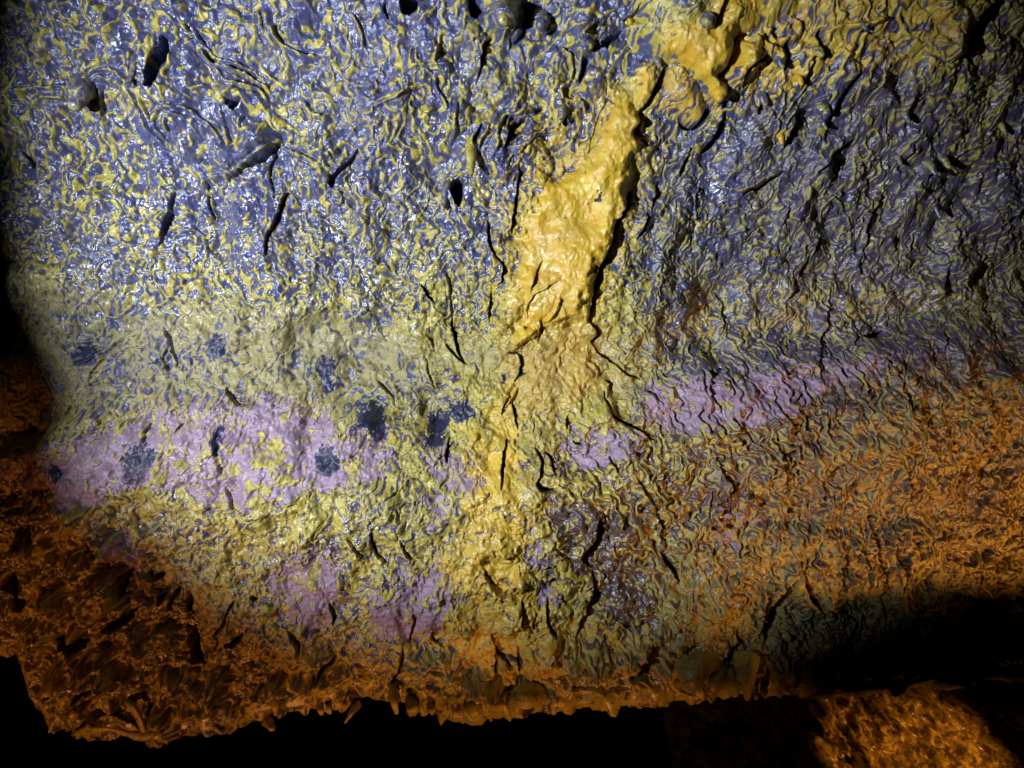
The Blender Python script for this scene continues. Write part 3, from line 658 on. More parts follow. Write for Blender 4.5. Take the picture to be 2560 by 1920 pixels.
# --- wavelength-scale relief
big = samp(fbm(260, 3.2, 71, 12)); med = samp(fbm(90, 2.6, 72, 5)); sml = samp(fbm(26, 2.0, 73, 2.2))
wrk = samp(fbm(60, 2.2, 74, 4), 6 * wr, 6 * wc)
rid = 1 - np.abs(wrk)
yel = yf - quant(cover) + ybias
spk = samp(band(12, .4, 79), WA * wr, WA * wc)
yel = np.where(dark + lilac < .3, np.maximum(yel, 1.3 * (spk - 2.15 + 1.4 * (cover - .35)) + np.minimum(ybias, 0)), yel)
loose = np.maximum(smooth(A, 520, 200) * smooth(B, 1000, 1200), smooth(B, 1380, 1480)).astype(np.float32)   # rubbly lower corner and lip
amp = (1 - 0.82 * calm) * (1 - 0.2 * loose)
bald = smooth(samp(fbm(170, 2.6, 65, 10)), .2, 1.3)
wl = (0.0046 * (1 - fine) + 0.0034 * fine) * (1 - .6 * bald)
H += (0.013 * big + 0.0080 * med * (1 + 0.6 * loose) * (1 - 0.55 * calm)).astype(np.float32)
glint = samp(fbm(11, 1.6, 64, 1.6))
H += (0.0008 * (1 - .8 * calm) * np.clip(wetm + .5 * loose, 0, 1) * glint).astype(np.float32)
H += (amp * (wl * smooth(yel, -0.7, 0.8) * (1 - 0.3 * dull) + 0.0013 * sml)).astype(np.float32)
H += (0.006 * np.maximum(rid, -.6) * (0.35 + 0.3 * loose) * amp).astype(np.float32)
chunk = samp(fbm(120, 3.0, 75, 12)); chunk2 = samp(fbm(60, 2.6, 76, 6))
H += (loose * (0.017 * np.abs(chunk) + 0.006 * np.abs(chunk2) - 0.012)).astype(np.float32)
streak = samp(band(26, .5, 77, math.radians(62), .25), 5 * wr, 5 * wc)
sz = cmap([(1500, 950, .8), (1650, 1050, 1), (1400, 1100, .9), (1800, 950, .8), (1750, 1150, 1), (1950, 1000, .5), (2100, 1000, .4), (1200, 900, .3), (700, 900, 0), (1500, 600, .1), (2000, 600, .25), (500, 300, 0), (1000, 300, 0), (1350, 1250, .6), (1900, 250, .3), (900, 1250, .3), (500, 1200, .2)], 110)
H += (0.0045 * sz * streak).astype(np.float32)
dots = samp(band(13, .35, 78)); bead = smooth(dots, 0.5, 1.6)
col_zone = smooth(A, 1000, 1100) * smooth(A, 1460, 1380) * smooth(B, 150, 250) * smooth(B, 620, 480)
col_zone = col_zone * (1 - .55 * calm)
H += (0.0030 * bead * col_zone).astype(np.float32)
ochre = np.maximum(ochre, 0.55 * bead * col_zone * smooth(A, 1060, 1180)).astype(np.float32)
yel = yel + 0.7 * (bead - .2) * col_zone

# ------------------------------------------------------------------ vertex positions
Hs = np.clip(H, -0.05, 0.15)
row = np.arange(R_ALL)[:, None] - (NT + NR - 1)
Hl = Hs[NT + NR - 1].copy(); kk = np.exp(-0.5 * (np.arange(-30, 31) / 9.0) ** 2); kk /= kk.sum(); Hl = np.convolve(Hl, kk, 'same')
fade = smooth(row, -26, 0)
Hs = Hs * (1 - fade) + Hl[None, :] * fade
G = G * (1 - fade)
X = (A - CX) * S; Z = (CY - B) * S
Y = macro(A, B) - Hs + G
Z = Z - 0.30 * np.maximum(Hs - 0.012, 0) * (1 - np.minimum(G / 0.02, 1))
X = X - 0.12 * G
# the lip turns under and runs back into the dark
t = curl
yl = Y[NT + NR - 1][None, :]; zl = Z[NT + NR - 1][None, :]
inC = t > 0
rag = samp(fbm(60, 2.3, 81, 6)) * np.minimum(t * 12, 1); rag2 = samp(fbm(110, 2.6, 82, 8)) * np.minimum(t * 8, 1)
yc = yl + 0.05 * np.sin(np.minimum(t * 6, 1.5708)) * (t > 0) * (1 + .3 * rag2) + 0.85 * np.maximum(t - .15, 0) ** 1.2 + Hs * 0 - 0.008 * rag
zc = zl - 0.030 * np.sin(np.minimum(t * 9, 1) * math.pi / 2) + 0.10 * t - 0.006 * rag2 - 0.007 * np.abs(rag)
Y = np.where(inC, yc, Y); Z = np.where(inC, zc, Z)

VCO = np.stack([X, Y, Z], -1).astype(np.float32)
MA = np.stack([np.clip(yel, -4, 4), ochre, lilac, dark], -1).astype(np.float32)
MB = np.stack([dull, brown, np.clip(crack, 0, 1), np.clip(wetm + .55 * loose, 0, 1)], -1).astype(np.float32)

# ------------------------------------------------------------------ materials
class NT_:
    def __init__(self, name):
        self.m = bpy.data.materials.new(name); self.m.use_nodes = True
        self.t = self.m.node_tree; self.n = self.t.nodes; self.l = self.t.links
        self.b = self.n['Principled BSDF']
    def new(self, typ, **kw):
        x = self.n.new(typ)
        for a, v in kw.items():
            if a in ('ins',):
                for k_, q in v.items():
                    s_ = x.inputs[k_]
                    if hasattr(q, 'links'): self.l.new(q, s_)
                    else: s_.default_value = q
            else: setattr(x, a, v)
        return x
    def math(self, op, a, b=0.0, c=0.0, clamp=False):
        x = self.n.new('ShaderNodeMath'); x.operation = op; x.use_clamp = clamp
        for i, q in enumerate((a, b, c)):
            if hasattr(q, 'links'): self.l.new(q, x.inputs[i])
            else: x.inputs[i].default_value = q
        return x.outputs[0]
    def step(self, v, lo, hi):
        x = self.n.new('ShaderNodeMapRange'); x.interpolation_type = 'SMOOTHSTEP'
        self.l.new(v, x.inputs[0]); x.inputs[1].default_value = lo; x.inputs[2].default_value = hi
        return x.outputs[0]
    def mix(self, f, a, b):
        x = self.n.new('ShaderNodeMix'); x.data_type = 'RGBA'
        for s_, q in ((x.inputs[0], f), (x.inputs[6], a), (x.inputs[7], b)):
            if hasattr(q, 'links'): self.l.new(q, s_)
            else: s_.default_value = q if not isinstance(q, tuple) else (*q, 1)[:4]
        return x.outputs[2]
    def noise(self, co, scale, detail=3, rough=.55, dist=0.0):
        x = self.n.new('ShaderNodeTexNoise'); self.l.new(co, x.inputs['Vector'])
        x.inputs['Scale'].default_value = scale; x.inputs['Detail'].default_value = detail; x.inputs['Roughness'].default_value = rough; x.inputs['Distortion'].default_value = dist
        return x.outputs[0]

ROCK = (0.041, 0.042, 0.110); ROCK2 = (0.064, 0.067, 0.140); BROWNROCK = (0.062, 0.040, 0.042)
YEL = (0.39, 0.315, 0.058); YEL2 = (0.20, 0.165, 0.028); OCH = (0.48, 0.265, 0.014); OCH2 = (0.54, 0.36, 0.030)
LILC = (0.205, 0.135, 0.180); DULL = (0.185, 0.155, 0.068); STN = (0.018, 0.018, 0.040)

def coated_rock(name, use_attr=True, cov=0.0, brownish=0.0, scale=1.0):
    N = NT_(name)
    geo = N.new('ShaderNodeNewGeometry'); co = geo.outputs['Position']
    n_f = N.noise(co, 330 * scale, 3, .6); n_m = N.noise(co, 90 * scale, 4, .6); n_l = N.noise(co, 9, 3, .5); n_l2 = N.noise(co, 14, 3, .6); n_g = N.noise(co, 900 * scale, 2, .6)
    if use_attr:
        aa = N.new('ShaderNodeAttribute', attribute_name='mask_a'); ab = N.new('ShaderNodeAttribute', attribute_name='mask_b')
        sa = N.new('ShaderNodeSeparateColor', ins={0: aa.outputs['Color']}); sb = N.new('ShaderNodeSeparateColor', ins={0: ab.outputs['Color']})
        ye, oc, li = sa.outputs; st = aa.outputs['Alpha']; du, br, ck = sb.outputs; cl = ab.outputs['Alpha']
    else:
        w = N.noise(co, 42 * scale, 4, .6, .8)
        ye = N.math('MULTIPLY_ADD', w, 9.0, -4.5 + cov)
        v = N.new('ShaderNodeValue'); v.outputs[0].default_value = 0.0; z = v.outputs[0]
        vo = N.new('ShaderNodeValue'); vo.outputs[0].default_value = 1.0 if cov > 1.5 else 0.0; oc = vo.outputs[0]; li = st = du = ck = cl = z
        vb = N.new('ShaderNodeValue'); vb.outputs[0].default_value = brownish; br = vb.outputs[0]
    # rock
    rock = N.mix(N.step(n_m, .35, .7), ROCK, ROCK2)
    rock = N.mix(br, rock, N.mix(N.step(n_l, .35, .65), BROWNROCK, (0.085, 0.052, 0.052)))
    # yellow coat
    e = N.math('ADD', ye, N.math('MULTIPLY_ADD', n_f, .8, -0.40))
    e = N.math('ADD', e, N.math('MULTIPLY_ADD', n_m, 0.5, -0.25))
    soft = N.step(N.noise(co, 7, 3, .6), .42, .62)
    ym = N.mix(soft, N.step(e, -0.18, 0.22), N.math('MULTIPLY', N.step(e, -0.9, 1.0), .85))
    film = N.step(e, -1.3, 0.1)
    yc = N.mix(N.step(N.math('MULTIPLY_ADD', n_f, .6, N.math('MULTIPLY', n_m, .6)), .42, .72), YEL2, YEL)
    yc = N.mix(du, yc, N.mix(N.step(n_f, .3, .7), DULL, (0.25, 0.205, 0.078)))
    yc = N.mix(oc, yc, N.mix(N.step(N.noise(co, 28, 4, .6), .35, .65), OCH, OCH2))
    yc = N.mix(N.math('MULTIPLY', N.step(n_f, .60, .72), .45), yc, (0.20, 0.14, 0.05))
    # crackle of the dried coat
    vor = N.new('ShaderNodeTexVoronoi', feature='DISTANCE_TO_EDGE', ins={'Scale': 52.0, 'Vector': co})
    wv = N.new('ShaderNodeVectorMath', operation='ADD'); 
    nz = N.new('ShaderNodeTexNoise', ins={'Vector': co, 'Scale': 60.0, 'Detail': 2.0})
    sc_ = N.new('ShaderNodeVectorMath', operation='SCALE', ins={0: nz.outputs['Color']}); sc_.inputs['Scale'].default_value = 0.012
    N.l.new(co, wv.inputs[0]); N.l.new(sc_.outputs[0], wv.inputs[1]); N.l.new(wv.outputs[0], vor.inputs['Vector'])
    ckm = N.math('MULTIPLY', N.step(vor.outputs['Distance'], .05, .01), N.math('MULTIPLY', N.math('MULTIPLY', ck, ym), N.step(n_l2, .48, .62)))
    yc = N.mix(N.math('MULTIPLY', ckm, .8), yc, (0.10, 0.07, 0.03))
    col = N.mix(N.math('MULTIPLY', film, .22), rock, yc)
    lc = N.mix(N.step(n_m, .3, .75), LILC, (0.25, 0.175, 0.235))
    lm = N.step(N.math('ADD', li, N.math('MULTIPLY_ADD', n_m, .5, -.25)), .38, .58)
    col = N.mix(lm, col, lc)
    col = N.mix(ym, col, yc)
    sm = N.step(N.math('ADD', st, N.math('MULTIPLY_ADD', n_f, .5, -.25)), .30, .75)
    col = N.mix(sm, col, STN)
    N.l.new(col, N.b.inputs['Base Color'])
    # wetness
    wet = N.math('MULTIPLY', N.math('MULTIPLY', N.step(N.noise(co, 26, 4, .65), .36, .60), cl), N.math('SUBTRACT', 1.0, N.math('MULTIPLY', st, .9), 0, True)) if use_attr else N.step(N.noise(co, 12, 3, .6), .40, .62)
    ro = N.math('MULTIPLY_ADD', ym, .14, .34)
    ro = N.math('SUBTRACT', ro, N.math('MULTIPLY', wet, .12))
    ro = N.math('ADD', ro, N.math('MULTIPLY', N.math('MAXIMUM', lm, du), .16))
    ro = N.math('ADD', ro, N.math('MULTIPLY_ADD', n_f, .16, -.08))
    N.l.new(ro, N.b.inputs['Roughness'])
    N.l.new(N.math('MULTIPLY_ADD', N.math('MULTIPLY', wet, N.math('SUBTRACT', 1.0, N.math('MULTIPLY', ym, .6))), .55, .45), N.b.inputs['Specular IOR Level'])
    # thin film of water: its own finer ripple gives the glints
    wn_ = N.math('ADD', N.math('MULTIPLY', N.noise(co, 260 * scale, 2, .5), .0008), N.math('MULTIPLY', N.noise(co, 620 * scale, 2, .5), .00016))
    wb_ = N.new('ShaderNodeBump', ins={'Height': wn_}); wb_.inputs['Strength'].default_value = 1.0; wb_.inputs['Distance'].default_value = 1.0
    N.l.new(wb_.outputs[0], N.b.inputs['Coat Normal'])
    N.l.new(N.math('MULTIPLY', N.math('MULTIPLY_ADD', wet, .80, .06), N.math('SUBTRACT', 1.0, N.math('MULTIPLY', N.math('MAXIMUM', lm, N.math('MULTIPLY', ym, .55)), .8))), N.b.inputs['Coat Weight'])
    N.b.inputs['Coat Roughness'].default_value = .24
    # relief below the mesh
    hgt = N.math('ADD', N.math('MULTIPLY', n_f, .0010), N.math('MULTIPLY', n_m, .0022))
    hgt = N.math('ADD', hgt, N.math('MULTIPLY', n_g, .00028))
    hgt = N.math('ADD', hgt, N.math('MULTIPLY', ym, .0012))
    hgt = N.math('SUBTRACT', hgt, N.math('MULTIPLY', ckm, .0014))
    bu = N.new('ShaderNodeBump', ins={'Height': hgt}); bu.inputs['Strength'].default_value = .85; bu.inputs['Distance'].default_value = 1.0
    N.l.new(bu.outputs[0], N.b.inputs['Normal'])
    return N.m

M_WALL = coated_rock('coated_lava')
M_DRIP = coated_rock('drip_lava', False, -0.3, 0.0)
M_OCH = coated_rock('drip_ochre', False, 2.0, 0.2)
M_BROWN = coated_rock('drip_brown', False, 1.0, 1.0)

# ------------------------------------------------------------------ mesh helpers
def grid_mesh(name, co, faces, mat, attrs=None):
    me = bpy.data.meshes.new(name)
    me.vertices.add(len(co)); me.vertices.foreach_set('co', co.ravel())
    n = len(faces)
    me.loops.add(n * 4); me.loops.foreach_set('vertex_index', faces.ravel().astype(np.int32))
    me.polygons.add(n); me.polygons.foreach_set('loop_start', np.arange(0, n * 4, 4, dtype=np.int32))
    me.polygons.foreach_set('use_smooth', np.ones(n, bool))
    if attrs:
        for k_, v in attrs.items():
            at = me.attributes.new(k_, 'FLOAT_COLOR', 'POINT'); at.data.foreach_set('color', v.ravel().astype(np.float32))
    me.materials.append(mat); me.update(calc_edges=True)
    o = bpy.data.objects.new(name, me); COL.objects.link(o)
    return o

def tag(o, label=None, cat=None, group=None, kind=None):
    if label: o['label'] = label
    if cat: o['category'] = cat
    if group: o['group'] = group
    if kind: o['kind'] = kind
    return o

idx = np.arange(R_ALL * C_ALL).reshape(R_ALL, C_ALL)
quads = np.stack([idx[1:, :-1], idx[1:, 1:], idx[:-1, 1:], idx[:-1, :-1]], -1).reshape(-1, 4)
flab = LAB[:-1, :-1].ravel()
flat, fa, fb = VCO.reshape(-1, 3), MA.reshape(-1, 4), MB.reshape(-1, 4)
def cut(name, lab):
    q = quads[flab == lab]
    u_, inv = np.unique(q.ravel(), return_inverse=True)
    return grid_mesh(name, flat[u_], inv.reshape(-1, 4), M_WALL, {'mask_a': fa[u_], 'mask_b': fb[u_]})

wall = cut('cave_wall', 0)
tag(wall, 'lava cave wall of blue grey rock marbled with yellow mineral coating', kind='structure')
for i in range(len(STAIN)):
    if (flab == 20 + i).any(): cut('dark_stain', 20 + i).parent = wall
for i in range(len(LIL)):
    if (flab == 40 + i).any(): cut('lilac_patch', 40 + i).parent = wall
tag(cut('flowstone_column', 1), 'tall smooth ochre flowstone column running down the middle of the blue wall', 'flowstone')
tag(cut('flowstone_lobe', 2), 'largest orange yellow flowstone mass bulging at the top edge with scalloped drips', 'flowstone', 'ochre flowstone lobes above the column')
tag(cut('flowstone_lobe', 3), 'small smooth ochre tongue ending in a sharp point directly above the column', 'flowstone', 'ochre flowstone lobes above the column')
tag(cut('flowstone_lobe', 4), 'rounded ochre flap with glints and a blue underside right of the pointed tongue', 'flowstone', 'ochre flowstone lobes above the column')

# ------------------------------------------------------------------ drips
def wall_point(px, py):
    a, b = wall_ab(px, py)
    c = int(np.clip(np.searchsorted(a_ax, a), 0, C_ALL - 1))
    r = int(np.clip(np.searchsorted(B[:NT + NR, c], b), 0, NT + NR - 1))
    y = float(macro(np.array(a), np.array(b)) - Hs[r, c])
    return Vector(((a - CX) * S, y, (CY - b) * S - 0.3 * max(0, float(Hs[r, c]) - .012)))

def tube(path, radii, seed, segs=14, rough=.10, flat_=1.0):
    """vertices and faces of a closed, slightly uneven tapering body"""
    rg = random.Random(seed)
    pts = [Vector(p) for p in path]
    # catmull-rom resample
    q = [2 * pts[0] - pts[1]] + pts + [2 * pts[-1] - pts[-2]]; rq = [radii[0]] + list(radii) + [radii[-1]]
    P_, R_ = [], []
    for i in range(1, len(q) - 2):
        for s_ in range(5):
            t_ = s_ / 5
            P_.append(0.5 * (2 * q[i] + (q[i + 1] - q[i - 1]) * t_ + (2 * q[i - 1] - 5 * q[i] + 4 * q[i + 1] - q[i + 2]) * t_ * t_ + (3 * q[i] - q[i - 1] - 3 * q[i + 1] + q[i + 2]) * t_ ** 3))
            R_.append(rq[i] + (rq[i + 1] - rq[i]) * (t_ * t_ * (3 - 2 * t_)))
    P_.append(pts[-1]); R_.append(radii[-1])
    # rounded tip
    d = (P_[-1] - P_[-2]).normalized(); r0 = R_[-1]; e = P_[-1]
    for s_ in (.35, .65, .88, 1.0):
        P_.append(e + d * r0 * s_); R_.append(max(r0 * math.sqrt(max(0, 1 - s_ * s_)), r0 * .02))
    V, F = [], []
    ph = [rg.uniform(0, 6.28) for _ in range(6)]
    up = Vector((0, -1, 0.2)).normalized()
    for i, (p, r) in enumerate(zip(P_, R_)):
        d = (P_[min(i + 1, len(P_) - 1)] - P_[max(i - 1, 0)]).normalized()
        x = d.cross(up)
        if x.length < 1e-3: x = d.cross(Vector((1, 0, 0)))
        x.normalize(); y = x.cross(d).normalized()
        for k_ in range(segs):
            t_ = 2 * math.pi * k_ / segs
            w = 1 + rough * (math.sin(2 * t_ + ph[0] + i * .12) + .7 * math.sin(3 * t_ + ph[1] - i * .17) + .6 * math.sin(i * .3 + ph[2]))
            V.append(p + (x * math.cos(t_) + y * math.sin(t_) * flat_) * r * w)
    n = len(P_)
    for i in range(n - 1):
        for k_ in range(segs):
            F.append((i * segs + k_, i * segs + (k_ + 1) % segs, (i + 1) * segs + (k_ + 1) % segs, (i + 1) * segs + k_))
    F.append(tuple(range(segs))[::-1]); F.append(tuple(range((n - 1) * segs, n * segs)))
    return V, F
def mesh_of(name, parts, mat):
    V, F = [], []
    for v, f in parts:
        o = len(V); V += v; F += [tuple(i + o for i in q) for q in f]
    me = bpy.data.meshes.new(name); me.from_pydata([tuple(v) for v in V], [], F)
    me.polygons.foreach_set('use_smooth', np.ones(len(me.polygons), bool)); me.materials.append(mat); me.update()
    ob = bpy.data.objects.new(name, me); COL.objects.link(ob); return ob

def drip(crop, base, tip, r, label, mat, group, out=1.4, seed=0):
    """one hanging lava drip: swells out of the wall at base and hangs free to its rounded tip"""
    ox, oy, k_ = CROP[crop]
    b = wall_point(ox + k_ * base[0], oy + k_ * base[1]); e0 = wall_point(ox + k_ * tip[0], oy + k_ * tip[1])
    R = r * k_ * S; L = max((Vector((e0.x, 0, e0.z)) - Vector((b.x, 0, b.z))).length, R)
    o_ = R * out
    e = Vector((e0.x, min(b.y, e0.y) - o_ - .10 * L, e0.z + R * .5))
    m1 = b.lerp(e, .35); m1.y = b.y - o_ * .5
    m2 = b.lerp(e, .70); m2.y = b.y - o_ * .95
    st = b + Vector((0, R * 1.2 + .006, R * .9))
    V, F = tube([st, m1, m2, e], [R * 1.55, R * 1.2, R * 1.0, R * .72], seed or hash((base, tip)) % 9999, 14, .05 if r < 40 else .03)
    ob = mesh_of('lava_drip', [(V, F)], mat)
    return tag(ob, label, 'lava drip', group)

GU = 'lava drips hanging from the upper wall'
DR = [
 ('A', (560, 560), (590, 770), 62, 'fat blunt blue grey drip in the upper left with yellow spots on its nose', M_DRIP),
 ('A', (905, 340), (905, 590), 17, 'thin straight grey drip just left of the tall black slot in the upper left', M_DRIP),
 ('A', (1400, 570), (1450, 690), 34, 'short stubby drip beside the small black hole below the long yellow ropes', M_DRIP),
 ('A', (2105, 1120), (2108, 1215), 22, 'drip at the lower end of the straight yellow rope left of centre', M_DRIP),
 ('B', (1060, 130), (1050, 250), 56, 'big round blue nose at the top centre with a yellow patch', M_DRIP),
 ('B', (1290, 120), (1290, 200), 46, 'speckled round knob right of the big blue nose', M_DRIP),
 ('B', (1605, 290), (1572, 362), 26, 'small blue drip pointing left below the round black hole near the ochre mass', M_DRIP),
 ('B', (1440, 690), (1412, 820), 24, 'slim blue drip above the left side of the ochre column', M_DRIP),
 ('B', (845, 950), (850, 1165), 26, 'dark brown tapering drip right above the black hole left of the column', M_BROWN),
 ('B', (2040, 370), (2046, 448), 18, 'tiny shiny dark grey drip on the pale ochre tongue', M_DRIP),
 ('B', (690, 1130), (668, 1360), 22, 'long blue fin shaped drip left of the black hole beside the column', M_DRIP),
 ('B', (1880, 120), (1845, 150), 16, 'small yellow bead at the left corner of the ochre mass', M_OCH),
 ('C', (150, 160), (140, 205), 40, 'blunt blue tip poking out below the upper ochre mass', M_DRIP),
 ('C', (630, 390), (630, 470), 20, 'glossy dark drip with a wet tip below the yellow ring shaped coil', M_DRIP),
 ('C', (878, 320), (885, 395), 22, 'grey drip with a bright bead under the yellow hook right of the ochre mass', M_DRIP),
 ('C', (1155, 160), (1160, 228), 17, 'little wet drip hanging from the yellow ledge at the upper right', M_DRIP),
 ('C', (765, 490), (760, 572), 16, 'narrow yellowish drip beside the slanting black slit right of the ochre mass', M_OCH),
 ('C', (235, 600), (212, 705), 36, 'thick yellow finger at the lowest point of the ochre mass', M_OCH),
 ('C', (480, 670), (482, 745), 15, 'thin blue drip over the smooth dark blue hollow', M_DRIP),
 ('C', (900, 690), (912, 770), 32, 'round ringed knob left of the long slanting black slit', M_DRIP),
 ('C', (905, 770), (912, 855), 12, 'needle thin wet drip under the round ringed knob', M_DRIP),
 ('C', (640, 870), (630, 948), 16, 'drip at the foot of the pale yellow curved flap', M_OCH),
 ('C', (1425, 730), (1425, 822), 15, 'drip with a wet tip right of the combed dark arch', M_DRIP),
 ('C', (1400, 990), (1395, 1080), 15, 'glinting drip below the combed dark arch', M_DRIP),
 ('C', (1590, 1050), (1590, 1155), 18, 'white tipped drip at the right of the wall beside a short black slit', M_DRIP),
 ('C', (1685, 990), (1692, 1105), 20, 'second glossy drip just right of the white tipped one', M_DRIP),
 ('C', (2085, 770), (2085, 868), 15, 'isolated drip near the right edge above the yellow ropes', M_DRIP),
 ('C', (1645, 1300), (1640, 1412), 13, 'slender drip low on the right part of the blue wall', M_DRIP),
 ('C', (530, 590), (532, 700), 22, 'dark drip hanging below the ochre mass left of the bushy yellow fan', M_DRIP),
 ('D', (500, 900), (492, 968), 15, 'small white tipped peg on the yellow coating at the left', M_DRIP),
]
for i, (c, b_, t_, r_, lab_, m_) in enumerate(DR):
    drip(c, b_, t_, r_, lab_, m_, GU, 0.68, 100 + i)

# ------------------------------------------------------------------ lip
def px_pt(crop, x, y, depth):
    """place along the lip: a point at wall layout position x, y standing at the given distance"""
    ox, oy, k_ = CROP[crop]; f = depth / 2.0
    return Vector(((ox + k_ * x - CX) * S * f, depth, (CY - oy - k_ * y) * S * f))

def strand(name, crop, pts, rads, depth, label, cat, mat, group=None, seed=1, flat_=1.0, extra=()):
    k_ = SC(crop) * S
    parts = [tube([px_pt(crop, x, y, depth + (dz if len(q) else 0)) for (x, y, dz), q in ((p if len(p) == 3 else (*p, 0), p) for p in pts)], [r * k_ for r in rads], seed, 12, .17, flat_)]
    for ps, rs in extra:
        parts.append(tube([px_pt(crop, *p[:2], depth + (p[2] if len(p) > 2 else 0)) for p in ps], [r * k_ for r in rs], seed + len(parts), 12, .12, flat_))
    return tag(mesh_of(name, parts, mat), label, cat, group)

D0 = 1.93
br = bpy.data.objects.new('lava_branch', None); COL.objects.link(br); br.location = px_pt('G', 900, 1430, D0)
tag(br, 'forked branch like strand of lava glowing orange at the lower left lip', 'lava strand')
for nm, ps, rs in [('main_strand', [(470, 1432, .03), (560, 1402), (620, 1398), (720, 1398), (830, 1428), (930, 1438), (1010, 1415), (1060, 1390, .04)], [12, 24, 22, 13, 20, 34, 28, 10]),
                   ('side_strand', [(790, 1205, .05), (850, 1250), (895, 1320), (925, 1405)], [14, 22, 24, 24]),
                   ('knob', [(580, 1335, .02), (578, 1390)], [22, 32]), ('stub', [(930, 1405), (1000, 1350, .02)], [15, 11])]:
    o = strand(nm, 'G', ps, rs, D0, None, None, M_BROWN, None, 40 + len(nm))
    o.parent = br; o.matrix_parent_inverse = br.matrix_world.inverted(); o.location = -br.location; o.matrix_parent_inverse.identity()
GL = 'lava drips along the lower lip'
LD = [
 ('G', [(1375, 1330, .06), (1385, 1385), (1425, 1422)], [8, 14, 10], 'tiny orange crescent hanging alone below the lip', M_BROWN),
 ('G', [(1810, 1225, .05), (1775, 1240), (1772, 1295)], [26, 34, 14], 'triangular orange tooth under the torn edge of the lip', M_BROWN),
 ('G', [(1720, 1340, .08), (1745, 1385), (1760, 1400)], [22, 18, 8], 'low ragged tip beneath the triangular tooth', M_BROWN),
 ('G', [(2060, 1230, .05), (2063, 1270), (2066, 1296)], [12, 15, 14], 'small glowing bead drip near the middle of the left lip', M_BROWN),
 ('G', [(2110, 1225, .05), (2114, 1262), (2118, 1288)], [12, 16, 13], 'darker bead drip right beside the glowing one', M_BROWN),
 ('G', [(450, 1250, .05), (470, 1290), (445, 1335)], [30, 36, 16], 'orange lump left of the forked branch at the lip', M_BROWN),
 ('H', [(110, 1240, .06), (75, 1290), (35, 1350)], [16, 14, 9], 'thin drip slanting left below the lip', M_BROWN),
 ('H', [(345, 1170, .03), (350, 1220), (365, 1285)], [30, 24, 15], 'bright upright orange tooth at the lip left of centre', M_BROWN),
 ('H', [(470, 1240, .05), (468, 1265), (470, 1280)], [34, 28, 16], 'short rounded stub right of the bright tooth', M_BROWN),
 ('H', [(585, 1240, .05), (590, 1270), (592, 1294)], [18, 18, 13], 'small pinkish bead drip right of the rounded stub', M_BROWN),
 ('H', [(860, 1230, .05), (860, 1275), (862, 1312)], [70, 50, 22], 'broad orange lobe hanging lowest at the centre of the lip', M_BROWN),
 ('H', [(1200, 1200, .04), (1195, 1225), (1190, 1245)], [70, 55, 26], 'smooth brown swelling right of the lowest lobe', M_BROWN),
 ('I', [(60, 1010, .06), (70, 1060), (60, 1110)], [110, 90, 50], 'wide pinkish brown bulge at the right part of the lip', M_BROWN),
 ('I', [(230, 1060, .05), (215, 1110), (200, 1150)], [60, 50, 30], 'brown rounded drip next to the wide pinkish bulge', M_BROWN),
 ('I', [(345, 1060, .05), (350, 1110), (355, 1155)], [34, 34, 24], 'knuckle shaped drip in the row at the right of the lip', M_BROWN),
 ('I', [(435, 920, .04), (425, 1060), (432, 1195)], [44, 40, 20], 'long column like drip with bright glints at the right of the lip', M_BROWN),
 ('I', [(486, 1150, .05), (488, 1180), (490, 1202)], [12, 14, 10], 'pea sized drip right of the column like one', M_BROWN),
 ('I', [(540, 1140, .05), (544, 1170), (546, 1190)], [14, 16, 11], 'last lit bead of the row before the black shadow', M_BROWN),
 ('I', [(705, 1060, .06), (715, 1120), (722, 1165)], [44, 34, 18], 'dim drip inside the black shadow at the right of the lip', M_BROWN),
]
for i, (c, pts, rads, lab_, m_) in enumerate(LD):
    strand('lava_drip', c, pts, [rads[0] * 1.7, rads[1] * 1.25] + list(rads[2:]), D0 + .025, lab_, 'lava drip', m_, GL, 300 + i)

# ------------------------------------------------------------------ rock ledge beyond the gap, cave floor and back wall
def ledge():
    n, m = 300, 200
    u = np.linspace(0.55, 2.35, n); v = np.linspace(-0.95, -2.3, m)
    U, V = np.meshgrid(u, v)
    def fld(F, s=1.0): return F[np.round(V * 500 * s).astype(int) % SH[0], np.round(U * 500 * s).astype(int) % SH[1]]
    base = 2.78 - 0.55 * np.clip(-1.05 - V, 0, 2) + 0.9 * smooth(V, -1.16, -0.95)
    h = 0.05 * fld(fbm(120, 2.6, 91, 8)) + 0.013 * fld(fbm(30, 1.9, 92, 3)) + 0.012 * np.abs(fld(fbm(18, 1.8, 93, 3)))
    hol = fld(band(22, .5, 94)); h -= 0.06 * smooth(hol, 1.55, 2.1)
    hol2 = fld(band(60, .5, 95)); h -= 0.05 * smooth(hol2, 1.8, 2.3)
    co = np.stack([U, base - h, V + 0.0 * h], -1).astype(np.float32).reshape(-1, 3)
    i = np.arange(n * m).reshape(m, n)
    q = np.stack([i[1:, :-1], i[1:, 1:], i[:-1, 1:], i[:-1, :-1]], -1).reshape(-1, 4)
    o = grid_mesh('rock_ledge', co, q, M_LEDGE)
    return tag(o, 'rough pitted rock ledge lit orange in the bottom right corner below the black gap', 'rock ledge')
M_LEDGE = coated_rock('ledge_rock', False, 0.2, 1.0, .6)
ledge()

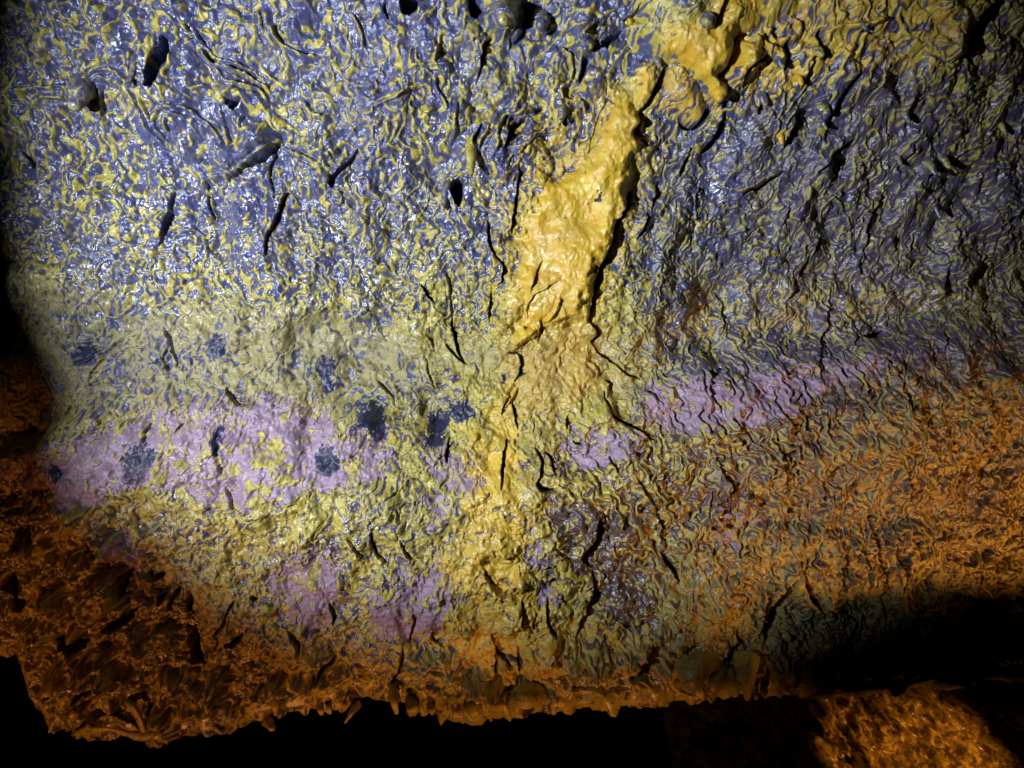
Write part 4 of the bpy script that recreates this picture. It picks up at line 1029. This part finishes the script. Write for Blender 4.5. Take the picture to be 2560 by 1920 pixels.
def sheet(name, u, v, fn, mat):
    U, V = np.meshgrid(u, v)
    co = fn(U, V).astype(np.float32).reshape(-1, 3); n, m = len(u), len(v)
    i = np.arange(n * m).reshape(m, n)
    q = np.stack([i[:-1, :-1], i[:-1, 1:], i[1:, 1:], i[1:, :-1]], -1).reshape(-1, 4)
    return tag(grid_mesh(name, co, q, mat), kind='structure')
def shadow_rock():  # unseen rock added to block the floor lamp and shade the right lip
    n, m = 40, 60
    th = np.linspace(0, 2 * math.pi, n, endpoint=False); z = np.concatenate([np.linspace(-2.75, -1.135, m - 8), [-1.13, -1.125, -1.122, -1.12, -1.119, -1.1185, -1.118, -1.118]])
    T, Zp = np.meshgrid(th, z); k_ = np.ones_like(Zp); k_[m - 8:] = np.linspace(.98, .0, 8)[:, None]
    w = fbm(60, 2.4, 98, 6)[:m, :n] * .015
    x = 1.66 + (0.40 + w) * k_ * np.sign(np.cos(T)) * np.abs(np.cos(T)) ** .6; y = 1.12 + (0.10 + w) * k_ * np.sin(T)
    i = np.arange(n * m).reshape(m, n); q = np.stack([i[:-1], np.roll(i[:-1], -1, 1), np.roll(i[1:], -1, 1), i[1:]], -1).reshape(-1, 4)
    return tag(grid_mesh('unseen_shadow_rock', np.stack([x, y, Zp], -1).astype(np.float32).reshape(-1, 3), q, M_DARK), kind='structure')
N = NT_('dark_basalt'); N.b.inputs['Roughness'].default_value = .8
gp = N.new('ShaderNodeNewGeometry').outputs['Position']
N.l.new(N.mix(N.step(N.noise(gp, 6, 4), .3, .7), (0.018, 0.016, 0.016), (0.035, 0.03, 0.028)), N.b.inputs['Base Color']); M_DARK = N.m
wn = fbm(80, 2.4, 97, 4)
def wob(U, V): return wn[np.round(U * 60).astype(int) % SH[0], np.round(V * 60).astype(int) % SH[1]]
sheet('cave_floor', np.linspace(-5, 5, 90), np.linspace(-2.5, 9, 90), lambda U, V: np.stack([U, V, -2.7 + .10 * wob(U, V)], -1), M_DARK)
sheet('cave_back_wall', np.linspace(-5, 5, 90), np.linspace(-2.9, 1.5, 50), lambda U, V: np.stack([U, 7.5 + .2 * wob(U, V), V], -1), M_DARK)

shadow_rock()
